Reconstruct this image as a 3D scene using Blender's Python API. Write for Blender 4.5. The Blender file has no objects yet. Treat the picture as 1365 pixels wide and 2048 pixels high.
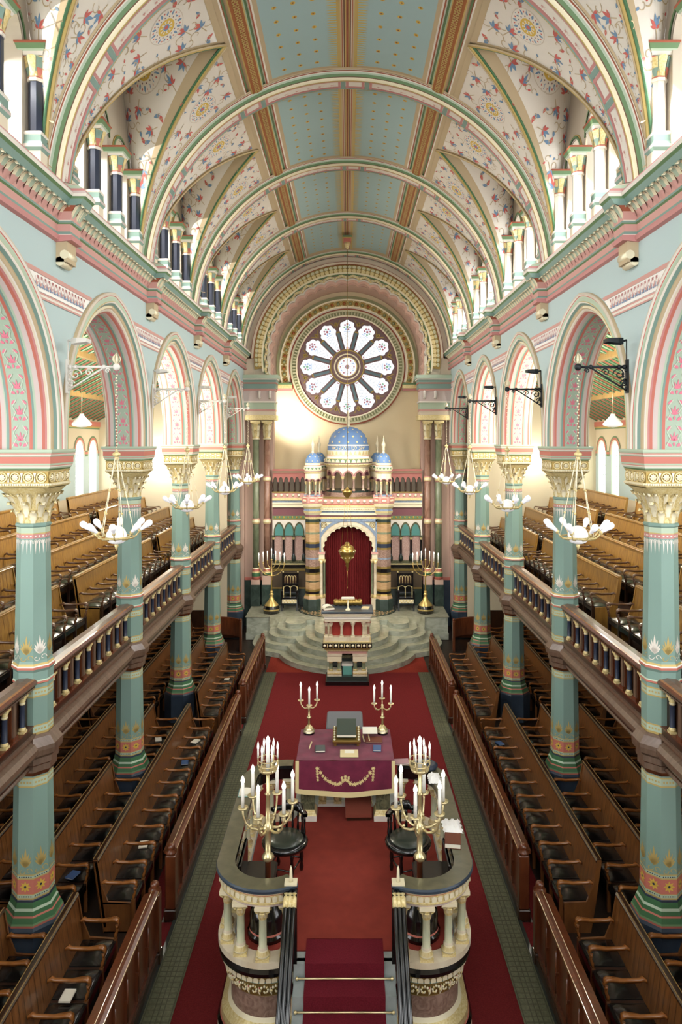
import bpy, bmesh, math, random
from math import pi, sin, cos, sqrt, atan2, radians, hypot
from mathutils import Vector
random.seed(7)
SC = bpy.context.scene
COL = SC.collection
F, CX, CY, EYE = 1420.0, 695.0, 879.0, 7.0
BAY = 4.2
COLY = [9.5 + BAY*k for k in range(-1, 5)]          # column lines along the nave (first one is out of frame)
ORD = ['nearest', 'second nearest', 'middle', 'second farthest', 'farthest']

# ---------------------------------------------------------------- materials
def lin(c):
    if isinstance(c, str):
        c = [int(c[i:i+2], 16)/255 for i in (0, 2, 4)]
    return tuple(x/12.92 if x <= .04045 else ((x+.055)/1.055)**2.4 for x in c) + (1,)
MATS = {}
def mat(name, col, rough=.6, metal=0, emit=0, ecol=None, spec=.5, coat=0):
    m = bpy.data.materials.new(name); m.use_nodes = True
    b = m.node_tree.nodes['Principled BSDF']
    b.inputs['Base Color'].default_value = lin(col)
    b.inputs['Roughness'].default_value = rough
    b.inputs['Metallic'].default_value = metal
    b.inputs['Specular IOR Level'].default_value = spec
    if coat: b.inputs['Coat Weight'].default_value = coat; b.inputs['Coat Roughness'].default_value = .12
    if emit:
        b.inputs['Emission Color'].default_value = lin(ecol or col); b.inputs['Emission Strength'].default_value = emit
    MATS[name] = m
    return m
def nodes(m): return m.node_tree.nodes, m.node_tree.links, m.node_tree.nodes['Principled BSDF']
def noisy(m, c2, scale=6, stretch=(1, 1, 1), detail=4, lo=.35, hi=.7, bump=0, dist=0, kind='noise', rot=(0, 0, 0)):
    """blend the base colour with a second one through noise in object space"""
    n, l, b = nodes(m)
    tc = n.new('ShaderNodeTexCoord'); mp = n.new('ShaderNodeMapping'); mp.inputs['Scale'].default_value = stretch; mp.inputs['Rotation'].default_value = rot
    if kind == 'noise':
        t = n.new('ShaderNodeTexNoise'); t.inputs['Scale'].default_value = scale; t.inputs['Detail'].default_value = detail; t.inputs['Distortion'].default_value = dist; out = t.outputs['Fac']
    elif kind == 'wave':
        t = n.new('ShaderNodeTexWave'); t.inputs['Scale'].default_value = scale; t.inputs['Distortion'].default_value = dist; t.inputs['Detail'].default_value = detail; out = t.outputs['Fac']
    else:
        t = n.new('ShaderNodeTexVoronoi'); t.inputs['Scale'].default_value = scale; out = t.outputs['Distance']
    r = n.new('ShaderNodeValToRGB'); r.color_ramp.elements[0].position = lo; r.color_ramp.elements[1].position = hi
    r.color_ramp.elements[0].color = b.inputs['Base Color'].default_value[:]; r.color_ramp.elements[1].color = lin(c2)
    l.new(tc.outputs['Object'], mp.inputs['Vector']); l.new(mp.outputs['Vector'], t.inputs['Vector']); l.new(out, r.inputs['Fac']); l.new(r.outputs['Color'], b.inputs['Base Color'])
    if bump:
        bp = n.new('ShaderNodeBump'); bp.inputs['Strength'].default_value = bump; bp.inputs['Distance'].default_value = .02
        l.new(out, bp.inputs['Height']); l.new(bp.outputs['Normal'], b.inputs['Normal'])
    return m
# painted plaster and stencil colours
mat('aqua', 'b3c6c6', .7); mat('sage', '7b978d', .5); mat('sage_pale', 'aebfa8', .6); mat('mint', 'bccdba', .6)
mat('green', '65845b', .55); mat('deep_green', '45704c', .35); mat('olive', '8f936a', .55); mat('olive_pale', 'cfcdac', .6); mat('scallop_pink', 'd9b3a2', .65); mat('board_green', '7d9a66', .6); mat('pink', 'c28683', .6); mat('coral', 'bf7061', .55)
mat('rose', 'c9988f', .65); mat('rust', '9c5238', .6); mat('cream', 'dccfba', .75); mat('tan', 'bda988', .7); mat('stone', 'cbbfae', .75)
mat('ivory', 'e2dbd0', .7); mat('mauve', 'c9b9b4', .7); mat('brown_line', '6b4a34', .6); mat('gold_paint', 'bfa767', .5, .25)
mat('yellow_paint', 'd3b04a', .6); mat('blue_paint', '6f8fae', .65); mat('red_paint', 'c8645c', .65); mat('orange_paint', '9c5a2c', .6); mat('pink_dark', 'a9685f', .65)
mat('white_paint', 'f1eee8', .6); mat('sky_blue', '9fb9ba', .7); mat('navy', '2c3446', .3); mat('plum', '7b4b52', .6); mat('plum_grey', '7d6464', .65)
mat('pink_stencil', 'd7798c', .65); mat('pale_stencil', 'b9c8b4', .65); mat('cream_wall', 'e2d2ae', .75); mat('drop_pink', 'c2a494', .7)
mat('dark_void', '15120f', .9); mat('dado_green', '2f3a36', .25); mat('teal', '5e9a90', .5); mat('diaper', 'c4a89c', .65)
mat('turquoise', '4c8681', .5); mat('brass_deep', 'c6aa66', .32, .55); mat('dome_blue', '6486b4', .55); mat('clerestory', 'c4b8a6', .75); mat('aisle_wall', 'd2c4a8', .75)
noisy(MATS['diaper'], 'b08f86', 26, kind='vor', lo=.2, hi=.5)
# gilding
mat('gilt', 'd3bc7c', .4, .3); noisy(MATS['gilt'], 'e6d7a6', 40, lo=.35, hi=.65, bump=.08)
mat('gilt_dark', '9c8448', .4, .6); mat('brass', 'dccb9c', .28, .75); mat('old_brass', 'a68a4c', .3, .85); mat('gilt_white', 'ebe1c2', .4, .2)
# timber, leather
def wood(name, c1, c2, rough=.35, coat=.25):
    m = mat(name, c1, rough, coat=coat); noisy(m, c2, 3.2, (2.5, 9, .8), 5, .3, .72, dist=.6); return m
wood('oak', '80522a', '5c361a'); wood('oak_light', 'a97d36', '7a5424'); wood('oak_dark', '3d2415', '24140c', .3)
wood('oak_arm', '9c622e', '7d4a20', .25, .4); wood('arm_dark', '6a4628', '44291a', .3, .4); wood('oak_pale', 'b08f58', '8f6f3f')
wood('gallery_brown', '70594a', '574334', .4, .15); wood('mahogany', '6d3a20', '4a2413', .28, .4)
mat('leather', '0f0d0c', .25, coat=.4); mat('ebony', '0f0f10', .18, coat=.5); mat('black_iron', '23282c', .45, .5); mat('glare_iron', 'dad6cf', .45)
# stone
mat('marble_grey', 'adb1a4', .3); noisy(MATS['marble_grey'], '828878', 2.2, (1, 1, 2), 8, .35, .72, dist=1.5)
mat('marble_top', 'aeac96', .22, coat=.3); noisy(MATS['marble_top'], '8a8a72', 5, detail=8, lo=.3, hi=.75, dist=.8)
mat('marble_cream', 'd8cdb6', .3); noisy(MATS['marble_cream'], 'bca98c', 3, detail=8, lo=.4, hi=.8, dist=1.2)
mat('marble_green', '90957a', .25); noisy(MATS['marble_green'], '67735a', 4, (1, 1, .4), 8, .3, .7, dist=1.5)
mat('marble_red', 'a68270', .25); noisy(MATS['marble_red'], '815c4c', 5, (1, 1, .4), 8, .3, .7, dist=1.5)
mat('marble_rose', 'a58a7c', .3); noisy(MATS['marble_rose'], '75594d', 9, detail=9, lo=.35, hi=.7, dist=2)
mat('marble_blue', '8d9cb0', .28); noisy(MATS['marble_blue'], '6c7c92', 8, detail=8, lo=.35, hi=.7, dist=1.5)
mat('marble_olive', '6a6a50', .25); noisy(MATS['marble_olive'], '3d4233', 9, detail=9, lo=.35, hi=.68, dist=2.2)
mat('marble_tan', 'ab875f', .3); noisy(MATS['marble_tan'], 'c2a27a', 5, (.6, .6, 2), 7, .3, .7, dist=1.5)
mat('slate', '2b302c', .35); mat('floor_wood', '2c1d14', .5); noisy(MATS['floor_wood'], '1c120c', 5, (6, .6, 1))
mat('blue_marble_dark', '323d4a', .3); noisy(MATS['blue_marble_dark'], '43505e', 2, detail=6, lo=.4, hi=.7)
mat('green_marble_dark', '2c3a34', .25); noisy(MATS['green_marble_dark'], '40504a', 3, detail=7, lo=.4, hi=.7, dist=1)
# textiles
mat('carpet_red', '6f2425', .95, spec=.1); noisy(MATS['carpet_red'], '5e1c1e', 60, lo=.3, hi=.7, bump=.3)
mat('carpet_brick', '83352a', .95, spec=.1); noisy(MATS['carpet_brick'], '7a281d', 40, lo=.3, hi=.7, bump=.3)
mat('carpet_bimah', '88392f', .95, spec=.1); noisy(MATS['carpet_bimah'], '7d342c', 5, lo=.3, hi=.7)
mat('stair_red', '6d1f2a', .95, spec=.1); noisy(MATS['stair_red'], '5c1822', 80, lo=.3, hi=.7, bump=.3)
mat('velvet', '74263f', .75, spec=.2); noisy(MATS['velvet'], '5e1c33', 5, lo=.35, hi=.7)
MATS['velvet'].node_tree.nodes['Principled BSDF'].inputs['Sheen Weight'].default_value = .2
mat('curtain_red', '64191b', .8, spec=.2); mat('red_plain', '9c2f26', .8); mat('grate_green', '6a6b52', .8); noisy(MATS['grate_green'], '565843', 30, lo=.35, hi=.65, bump=.2)
mat('grate_dark', '4a4c3a', .85); mat('rim_marble', '64614b', .14, coat=.4); noisy(MATS['rim_marble'], '4e4c3a', 5, detail=8, lo=.3, hi=.75, dist=.8); mat('stair_grey', 'a3aaa9', .35); noisy(MATS['stair_grey'], '8b9391', 4, detail=7, lo=.35, hi=.7, dist=1); mat('glare_shaft', 'd9d5cc', .35); mat('grey_mat', '6c7078', .85); mat('paper', 'ece6d4', .8); mat('manila', 'd9c79a', .8); mat('linen', 'eeece8', .85)
mat('book_grey', '4a5050', .6); mat('book_navy', '27303f', .55); mat('book_green', '39443a', .55); mat('book_blue', '3e5a86', .5); mat('book_brown', '6a3522', .55); mat('book_pink', 'a98388', .7)
mat('leather_brown', '7e3f30', .5); mat('braid', 'dccb96', .6); mat('embroidery', 'e0c98e', .55)
# light
def lamp(name, col, s, sampled=False):
    m = mat(name, 'f4f4f4', .3, emit=s, ecol=col)
    if not sampled: m.cycles.emission_sampling = 'NONE'
    return m
lamp('bulb', 'e6e9fb', .16); lamp('flame', 'fff6e4', .8); mat('candle', 'efece4', .5); lamp('globe', 'f2f3fa', .12)
mat('lead', '6b7076', .5, .3)
def stripes(name, base, cols, axis, pitch, widths):
    pass

# ---------------------------------------------------------------- mesh builder
class M:
    def __init__(s): s.v = []; s.f = []; s.m = []; s.sm = []; s.mats = []
    def mi(s, name):
        if name not in s.mats: s.mats.append(name)
        return s.mats.index(name)
    def face(s, pts, m, smooth=False):
        b = len(s.v); s.v.extend(pts); s.f.append(tuple(range(b, b+len(pts)))); s.m.append(s.mi(m)); s.sm.append(smooth)
    def quadgrid(s, rows, m, smooth=True, closed=False):
        """rows: list of equal-length point lists; m: name or function(i, j)"""
        b = len(s.v); n = len(rows[0])
        for r in rows: s.v.extend(r)
        for i in range(len(rows)-1):
            for j in range(n if closed else n-1):
                k = (j+1) % n
                s.f.append((b+i*n+j, b+i*n+k, b+(i+1)*n+k, b+(i+1)*n+j))
                s.m.append(s.mi(m(i, j) if callable(m) else m)); s.sm.append(smooth)
    def box(s, x0, x1, y0, y1, z0, z1, m, bev=0):
        if x0 > x1: x0, x1 = x1, x0
        if y0 > y1: y0, y1 = y1, y0
        if z0 > z1: z0, z1 = z1, z0
        if bev:
            e = min(bev, (x1-x0)/3, (y1-y0)/3, (z1-z0)/3)
            rings = []
            for z, q in ((z0, e), (z0+e, 0), (z1-e, 0), (z1, e)):
                a, b, c, d = x0+q, x1-q, y0+q, y1-q
                rings.append([(a+e, c, z), (b-e, c, z), (b, c+e, z), (b, d-e, z), (b-e, d, z), (a+e, d, z), (a, d-e, z), (a, c+e, z)])
            s.quadgrid(rings, m, False, True)
            s.face(rings[0][::-1], m); s.face(rings[-1], m)
            return
        p = [(x0, y0, z0), (x1, y0, z0), (x1, y1, z0), (x0, y1, z0), (x0, y0, z1), (x1, y0, z1), (x1, y1, z1), (x0, y1, z1)]
        b = len(s.v); s.v.extend(p)
        for q in ((3, 2, 1, 0), (4, 5, 6, 7), (0, 1, 5, 4), (1, 2, 6, 5), (2, 3, 7, 6), (3, 0, 4, 7)):
            s.f.append(tuple(b+i for i in q)); s.m.append(s.mi(m)); s.sm.append(False)
    def lathe(s, prof, m=None, c=(0, 0, 0), seg=16, smooth=True, ph=0, a0=0, a1=2*pi, cap=True, sq=None):
        """prof: [(r, z[, mat])]; mat of an entry paints the band up to the next entry"""
        full = abs(a1-a0-2*pi) < 1e-6
        n = seg if full else seg+1
        rows = []
        for e in prof:
            r, z = e[0], e[1]
            rows.append([(c[0]+r*cos(ph+a0+(a1-a0)*i/seg), c[1]+r*sin(ph+a0+(a1-a0)*i/seg), c[2]+z) for i in range(n)])
        def mm(i, j): return prof[i][2] if len(prof[i]) > 2 else m
        s.quadgrid(rows, mm, smooth, full)
        if cap and full:
            if prof[0][0] > 1e-4: s.face(rows[0][::-1], mm(0, 0))
            if prof[-1][0] > 1e-4: s.face(rows[-1], mm(max(0, len(prof)-2), 0))
    def octo(s, prof, m=None, c=(0, 0, 0)):
        """octagonal lathe, radius given to the flats"""
        k = 1/cos(pi/8)
        s.lathe([(e[0]*k,)+tuple(e[1:]) for e in prof], m, c, 8, False, pi/8)
    def square(s, prof, m=None, c=(0, 0, 0), ax=1, ay=1):
        rows = [[(c[0]+sx*e[0]*ax, c[1]+sy*e[0]*ay, c[2]+e[1]) for sx, sy in ((-1, -1), (1, -1), (1, 1), (-1, 1))] for e in prof]
        def mm(i, j): return prof[i][2] if len(prof[i]) > 2 else m
        s.quadgrid(rows, mm, False, True)
        s.face(rows[0][::-1], mm(0, 0)); s.face(rows[-1], mm(len(prof)-2, 0))
    def tube(s, pts, r, m, seg=8, cap=True, smooth=True):
        pts = [Vector(p) for p in pts]; rows = []; n = len(pts)
        up = None
        for i, p in enumerate(pts):
            t = (pts[min(i+1, n-1)]-pts[max(i-1, 0)]).normalized()
            if up is None:
                a = Vector((0, 0, 1)) if abs(t.z) < .9 else Vector((1, 0, 0))
                up = (a-t*a.dot(t)).normalized()
            else:
                up = (up-t*up.dot(t)); up = up.normalized() if up.length > 1e-6 else Vector((1, 0, 0))
            w = t.cross(up); rr = r[i] if isinstance(r, (list, tuple)) else r
            rows.append([tuple(p+(up*cos(2*pi*k/seg)+w*sin(2*pi*k/seg))*rr) for k in range(seg)])
        s.quadgrid(rows, m, smooth, True)
        if cap: s.face(rows[0][::-1], m); s.face(rows[-1], m)
    def sweep(s, prof, path, m=None, smooth=False, closed=False, caps=False):
        """prof: [(a, b[, mat])]; path: function(a, b, i) for i in range(n) given as list of callables"""
        rows = [[fn(e[0], e[1]) for fn in path] for e in prof]
        def mm(i, j): return prof[i][2] if len(prof[i]) > 2 else m
        s.quadgrid(rows, mm, smooth, closed)
        if caps and not closed:
            s.face([r[0] for r in rows], mm(0, 0)); s.face([r[-1] for r in rows][::-1], mm(0, 0))
    def ball(s, c, r, m, seg=10, rings=6, sz=1):
        s.lathe([(max(r*sin(pi*i/rings), 1e-5), -r*cos(pi*i/rings)*sz) for i in range(rings+1)], m, c, seg, True, cap=False)
    def ext(s, poly, z0, z1, m, top=None, side=None):
        """extrude an xy polygon between z0 and z1"""
        s.face([(x, y, z1) for x, y in poly], top or m); s.face([(x, y, z0) for x, y in poly][::-1], m)
        n = len(poly)
        for i in range(n):
            a, b = poly[i], poly[(i+1) % n]
            s.face([(a[0], a[1], z0), (b[0], b[1], z0), (b[0], b[1], z1), (a[0], a[1], z1)], side or m)
    def slab(s, poly, fn, t, m, top=None):
        """polygon in (u, v) mapped by fn(u, v, h), thickness t"""
        s.face([fn(u, v, t) for u, v in poly], top or m); n = len(poly)
        for i in range(n):
            a, b = poly[i], poly[(i+1) % n]
            s.face([fn(a[0], a[1], 0), fn(b[0], b[1], 0), fn(b[0], b[1], t), fn(a[0], a[1], t)], m)
    def build(s, name, parent=None, loc=None):
        me = bpy.data.meshes.new(name)
        me.from_pydata([tuple(p) for p in s.v], [], s.f)
        for n in s.mats: me.materials.append(MATS[n])
        me.polygons.foreach_set('material_index', s.m); me.polygons.foreach_set('use_smooth', s.sm)
        me.update()
        bm = bmesh.new(); bm.from_mesh(me)
        bmesh.ops.remove_doubles(bm, verts=bm.verts, dist=1e-5); bmesh.ops.dissolve_degenerate(bm, dist=1e-6, edges=bm.edges)
        bm.to_mesh(me); bm.free()
        o = bpy.data.objects.new(name, me); COL.objects.link(o)
        if parent: o.parent = parent
        if loc: o.location = loc
        return o
def thing(name, label, cat, loc=(0, 0, 0), rz=0, group=None):
    o = bpy.data.objects.new(name, None); COL.objects.link(o); o.empty_display_size = .1
    o.location = loc; o.rotation_euler = (0, 0, rz); o['label'] = label; o['category'] = cat
    if group: o['group'] = group
    return o
def tag(o, label, cat, group=None, kind=None):
    o['label'] = label; o['category'] = cat
    if group: o['group'] = group
    if kind: o['kind'] = kind
    return o
def struct(o): o['kind'] = 'structure'; return o
def shell(name):
    o = bpy.data.objects.new(name, None); COL.objects.link(o); o['kind'] = 'structure'; return o
def dup(r, loc, rz=None, label=None, group=None, scale=None):
    n = r.copy(); COL.objects.link(n); n.location = loc
    if rz is not None: n.rotation_euler = (0, 0, rz)
    if label: n['label'] = label
    if group: n['group'] = group
    if scale: n.scale = scale
    for ch in list(r.children):
        c = ch.copy(); COL.objects.link(c); c.parent = n
        for g in list(ch.children):
            d = g.copy(); COL.objects.link(d); d.parent = c
    return n
def put(o, parent, loc=(0, 0, 0), rz=0):
    """one more copy of a part"""
    c = o.copy(); COL.objects.link(c); c.parent = parent; c.location = loc; c.rotation_euler = (0, 0, rz); return c
def side(sx): return 'left' if sx < 0 else 'right'

# ---------------------------------------------------------------- flat painted motifs: lists of (material, [(u, v)...])
def ring_poly(r, n=12, cx=0, cy=0, ph=0): return [(cx+r*cos(ph+2*pi*i/n), cy+r*sin(ph+2*pi*i/n)) for i in range(n)]
def leaf(l, w, a, ox=0, oy=0, n=4):
    up = [(l*i/n, w*sin(pi*(i/n)**.8)) for i in range(n+1)]; pts = up+[(x, -y) for x, y in up[-2:0:-1]]
    return [(ox+x*cos(a)-y*sin(a), oy+x*sin(a)+y*cos(a)) for x, y in pts]
def stroke(pts, w, m):
    out = []
    for i in range(len(pts)-1):
        (a, b), (c, d) = pts[i], pts[i+1]; L = hypot(c-a, d-b) or 1; nx, ny = -(d-b)/L*w/2, (c-a)/L*w/2
        out.append((m, [(a+nx, b+ny), (c+nx, d+ny), (c-nx, d-ny), (a-nx, b-ny)]))
    return out
def rosette(r):
    o = [('stone', ring_poly(r*1.04, 20)), ('ivory', ring_poly(r, 20))]
    A = [2*pi*i/14 for i in range(14)]
    o += [('blue_paint', leaf(r*.3, r*.07, a, cos(a)*r*.66, sin(a)*r*.66)) for a in A]
    o += [('red_paint', leaf(r*.12, r*.05, a+pi/14, cos(a+pi/14)*r*.78, sin(a+pi/14)*r*.78)) for a in A]
    o += [('plum_grey', ring_poly(r*.045, 5, cos(a+pi/14)*r*.6, sin(a+pi/14)*r*.6)) for a in A]
    o += [('yellow_paint', ring_poly(r*.5, 16)), ('ivory', ring_poly(r*.38, 14))]
    for i in range(10): a = 2*pi*i/10; o.append(('yellow_paint', leaf(r*.22, r*.07, a, cos(a)*r*.2, sin(a)*r*.2)))
    o += [('blue_paint', ring_poly(r*.2, 10)), ('red_paint', ring_poly(r*.12, 8))]
    return o
def palmette(s, c1, c2, a=pi/2, ox=0, oy=0):
    o = []
    for k, (da, l, w) in enumerate(((0, 1, .16), (.62, .86, .14), (-.62, .86, .14), (1.25, .62, .12), (-1.25, .62, .12))):
        o.append((c1 if k % 2 == 0 and k < 3 or k in (1, 2) and c1 == c2 else c2, leaf(s*l, s*w, a+da, ox, oy)))
    return o
def curl(s, a, m='tan', flip=1, ox=0, oy=0, w=.075):
    pts = []
    for i in range(13):
        t = i/12; r = s*(1-.75*t)*.5; th = a+flip*(t*4.6)
        pts.append((ox+s*.5*cos(a)*0+r*cos(th), oy+r*sin(th)))
    return stroke(pts, s*w, m)
def flower(s, m, n=8, c='navy'):
    return [(m, leaf(s, s*.2, 2*pi*i/n)) for i in range(n)]+[(c, ring_poly(s*.22, 6))]
def place(shapes, u, v, a=0, k=1, fx=1):
    ca, sa = cos(a)*k, sin(a)*k
    return [(m, [(u+x*fx*ca-y*sa, v+x*fx*sa+y*ca) for x, y in p]) for m, p in shapes]
def paint(M_, shapes, fn, eps=.004):
    """lay painted shapes on a surface; fn(u, v, h) -> point h above the surface"""
    h, last = eps, None
    for m, p in shapes:
        if last and m != last: h += 3e-4
        last = m
        if len(p) >= 10 and len(p) % 2 == 0 and max(abs(x-p[0][0]) for x, _ in p) > .1:     # large discs follow the curve of the surface
            cu, cv = sum(x for x, _ in p)/len(p), sum(y for _, y in p)/len(p)
            M_.quadgrid([[fn(cu+(u-cu)*k, cv+(v-cv)*k, h) for u, v in p] for k in (.02, .34, .67, 1)], m, False, True)
            continue
        M_.face([fn(u, v, h) for u, v in p], m)
mat('teal_grey', '66808a', .6); mat('brown_panel', '4a3d2c', .5); mat('gilt_letter', 'ead9a0', .5, .15); mat('plum_rose', '9a6f6c', .6)
mat('marble_sage', 'a9b096', .28); noisy(MATS['marble_sage'], 'cfc9a8', 4, (1, 1, .4), 8, .3, .7, dist=1.5); mat('leather_green', '2e352c', .3, coat=.2)
mat('soffit_sage', 'a3b5a1', .6)
# ================================================================ floor, walls, vault
Y0, Y1 = 5.3, 26.5
WX = 3.84            # nave wall face
m = M(); m.box(-9.2, 9.2, 2.0, 29.5, -.2, 0, 'floor_wood'); struct(m.build('floor'))

# ---- nave arcade walls
STILT = .2
A_, R_ = 1.72, 1.96; C_ = R_-A_; SPR = 6.87
def arch_pts(r, n=28):
    """pointed arch offset outwards by r: (dy, dz) from the springing centre"""
    rr = R_+r; t0 = pi; t1 = pi-math.acos(C_/rr); L = []
    for i in range(n+1):
        t = t0+(t1-t0)*i/n; L.append((C_+rr*cos(t), STILT+rr*sin(t)))
    L.insert(0, (C_-rr, 0))
    return L+[(-y, z) for y, z in L[-2::-1]]
HOOD = .375
# (r, x-face, material of the band that follows)
ARCH_PROF = [(.375, WX+.01, 'tan'), (.375, WX-.05, 'stone'), (.355, WX-.07, 'stone'), (.335, WX-.07, 'ivory'), (.322, WX-.05, 'red_paint'), (.31, WX-.045, 'mint'), (.30, WX-.045, 'sage_pale'),
    (.235, WX-.045, 'gold_paint'), (.225, WX-.05, 'ivory'), (.205, WX-.03, 'sage'), (.17, WX+.0, 'tan'), (.16, WX+.02, 'gilt_white'), (.13, WX-.005, 'tan'), (.11, WX+.02, 'ivory'), (.09, WX+.03, 'cream'),
    (.075, WX+.05, 'pink'), (.06, WX+.07, 'coral'), (.04, WX+.1, 'mauve'), (.03, WX+.12, 'mauve'), (.03, WX+.16, 'sage_pale'), (.015, WX+.18, 'sage'), (.015, WX+.21, 'coral'), (.0, WX+.23, 'coral'), (.0, WX+.245, 'soffit_sage')]
def soffit_motif():
    o = []
    o += [('pink_stencil', leaf(.13*q, .014*q, pi/2+d, 0, -.06)) for d, q in ((0, 1), (.5, .85), (-.5, .85), (1.05, .65), (-1.05, .65))]+[('pink_stencil', leaf(.06, .016, -pi/2, 0, -.07))]
    for f in (1, -1):
        o.append(('pink_stencil', leaf(.09, .02, pi/2-f*.95, f*.03, -.13)))
        o.append(('pink_stencil', leaf(.085, .021, -pi/2+f*.9, f*.035, .13)))
        o += stroke([(f*.1, -.13), (f*.05, -.03), (f*.09, .05), (f*.03, .14)], .012, 'pale_stencil')
    return o
SM = soffit_motif()
def frieze_motif():
    return palmette(.12, 'rose', 'blue_paint', pi/2, 0, -.07)+palmette(.07, 'pink', 'pink', -pi/2, .055, .1)+stroke([(-.05, -.08), (-.045, .0), (-.03, .08)], .008, 'rose')
FM = frieze_motif()
def arcade(sx):
    X = lambda x: sx*x
    m = M()
    for k in range(5):
        yc = COLY[k]+BAY/2
        n_ = len(ARCH_PROF)
        prof = ARCH_PROF+[(ARCH_PROF[i][0], 8.4-ARCH_PROF[i][1], ARCH_PROF[max(i-1, 0)][2]) for i in range(n_-1, -1, -1)]
        rows = [[(X(x), yc+dy, SPR+dz) for dy, dz in arch_pts(r)] for r, x, _ in prof]
        m.quadgrid(rows, lambda i, j: prof[i][2], True)
        # wall above the arches, both faces
        for x in (WX, 8.4-WX):
            o = arch_pts(HOOD)
            P = [(-BAY/2, 0)]+o+[(BAY/2, 0)]
            for i in range(len(P)-1):
                (a, za), (b, zb) = P[i], P[i+1]
                if abs(a-b) < 1e-6: continue
                m.face([(X(x), yc+a, SPR+za), (X(x), yc+b, SPR+zb), (X(x), yc+b, 10.4), (X(x), yc+a, 10.4)], 'aqua' if x == WX else 'aisle_wall')
        # stencilled soffit
        pts = arch_pts(0, 28)
        cum = [0]
        for i in range(1, len(pts)): cum.append(cum[-1]+hypot(pts[i][0]-pts[i-1][0], pts[i][1]-pts[i-1][1]))
        T = cum[-1]
        def fn(u, v, h):
            v = min(max(v, 0), T)
            i = min(max(next((q for q in range(1, len(cum)) if cum[q] >= v), len(cum)-1), 1), len(cum)-1)
            t = (v-cum[i-1])/(cum[i]-cum[i-1]); (a, za), (b, zb) = pts[i-1], pts[i]
            L = hypot(b-a, zb-za)
            return (X(4.2+u), yc+a+(b-a)*t+(zb-za)/L*h, SPR+za+(zb-za)*t-(b-a)/L*h)
        n = 9
        for s_ in range(2):
            for q in range(n):
                v = T/2*(q+.5)/n
                vv = v if s_ == 0 else T-v
                paint(m, place(SM, 0, vv, 0 if s_ == 0 else pi, 1.0), fn, .006)
        # frieze bands between the hoods
    for k in range(0, 6):
        yc = COLY[k]
        for z0, z1, c in ((8.76, 8.84, 'rose'), (8.845, 9.055, 'white_paint'), (9.06, 9.12, 'rose'), (8.785, 8.815, 'ivory')):
            e = lambda z: BAY/2-(sqrt((R_+HOOD+.03)**2-(z-SPR-STILT)**2)-C_)
            d = .012 if c != 'ivory' else .014
            lo, hi = (-1 if k > 0 else 0), (1 if k < 5 else 0)
            m.face([(X(WX-d), yc+lo*e(z0), z0), (X(WX-d), yc+hi*e(z0), z0), (X(WX-d), yc+hi*e(z1), z1), (X(WX-d), yc+lo*e(z1), z1)], c)
        w = BAY/2-(sqrt((R_+HOOD+.03)**2-(8.95-SPR-STILT)**2)-C_)-.08
        n = int(w/.11)
        for q in range(-n, n+1):
            if (k == 0 and q < 0) or (k == 5 and q > 0): continue
            paint(m, place(FM, q*.11, 0, 0, .82), lambda u, v, h: (X(WX-.012-h), yc+u, 8.95+v), .003)
    return struct(m.build('wall_'+side(sx)))
# ---- cornice with acanthus frieze
CORN = [(WX, 9.60, 'pink'), (WX-.05, 9.62, 'pink'), (WX-.06, 9.66, 'pink'), (WX-.05, 9.69, 'ivory'), (WX-.03, 9.70, 'sage'), (WX-.03, 9.735, 'rose'), (WX-.03, 9.83, 'green'), (WX-.05, 9.85, 'sage'), (WX-.055, 9.875, 'ivory'),
        (WX-.03, 9.885, 'rose'), (WX-.05, 10.0, 'rust'), (WX-.10, 10.08, 'sage'), (WX-.16, 10.10, 'sage'), (WX-.20, 10.17, 'green'), (WX-.23, 10.20, 'ivory'), (WX-.24, 10.24, 'mauve'), (WX-.22, 10.27, 'pink'), (WX-.20, 10.30, 'sage_pale'), (WX-.14, 10.34, 'clerestory'), (WX+.25, 10.42, 'clerestory')]
def acanthus():
    """one curled leaf of the frieze in (along, out, up): list of (mat, rows)"""
    rows = []
    for t, w, o_, z in ((0, .03, .03, 9.885), (.3, .05, .06, 9.93), (.55, .07, .09, 9.98), (.75, .083, .13, 10.04), (.9, .07, .185, 10.075), (1, .03, .20, 10.045)):
        rows.append([(-w, o_-.02, z), (-w*.5, o_+.005, z+.005), (0, o_-.008, z), (w*.5, o_+.005, z+.005), (w, o_-.02, z)])
    return rows
AC = acanthus()
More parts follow.
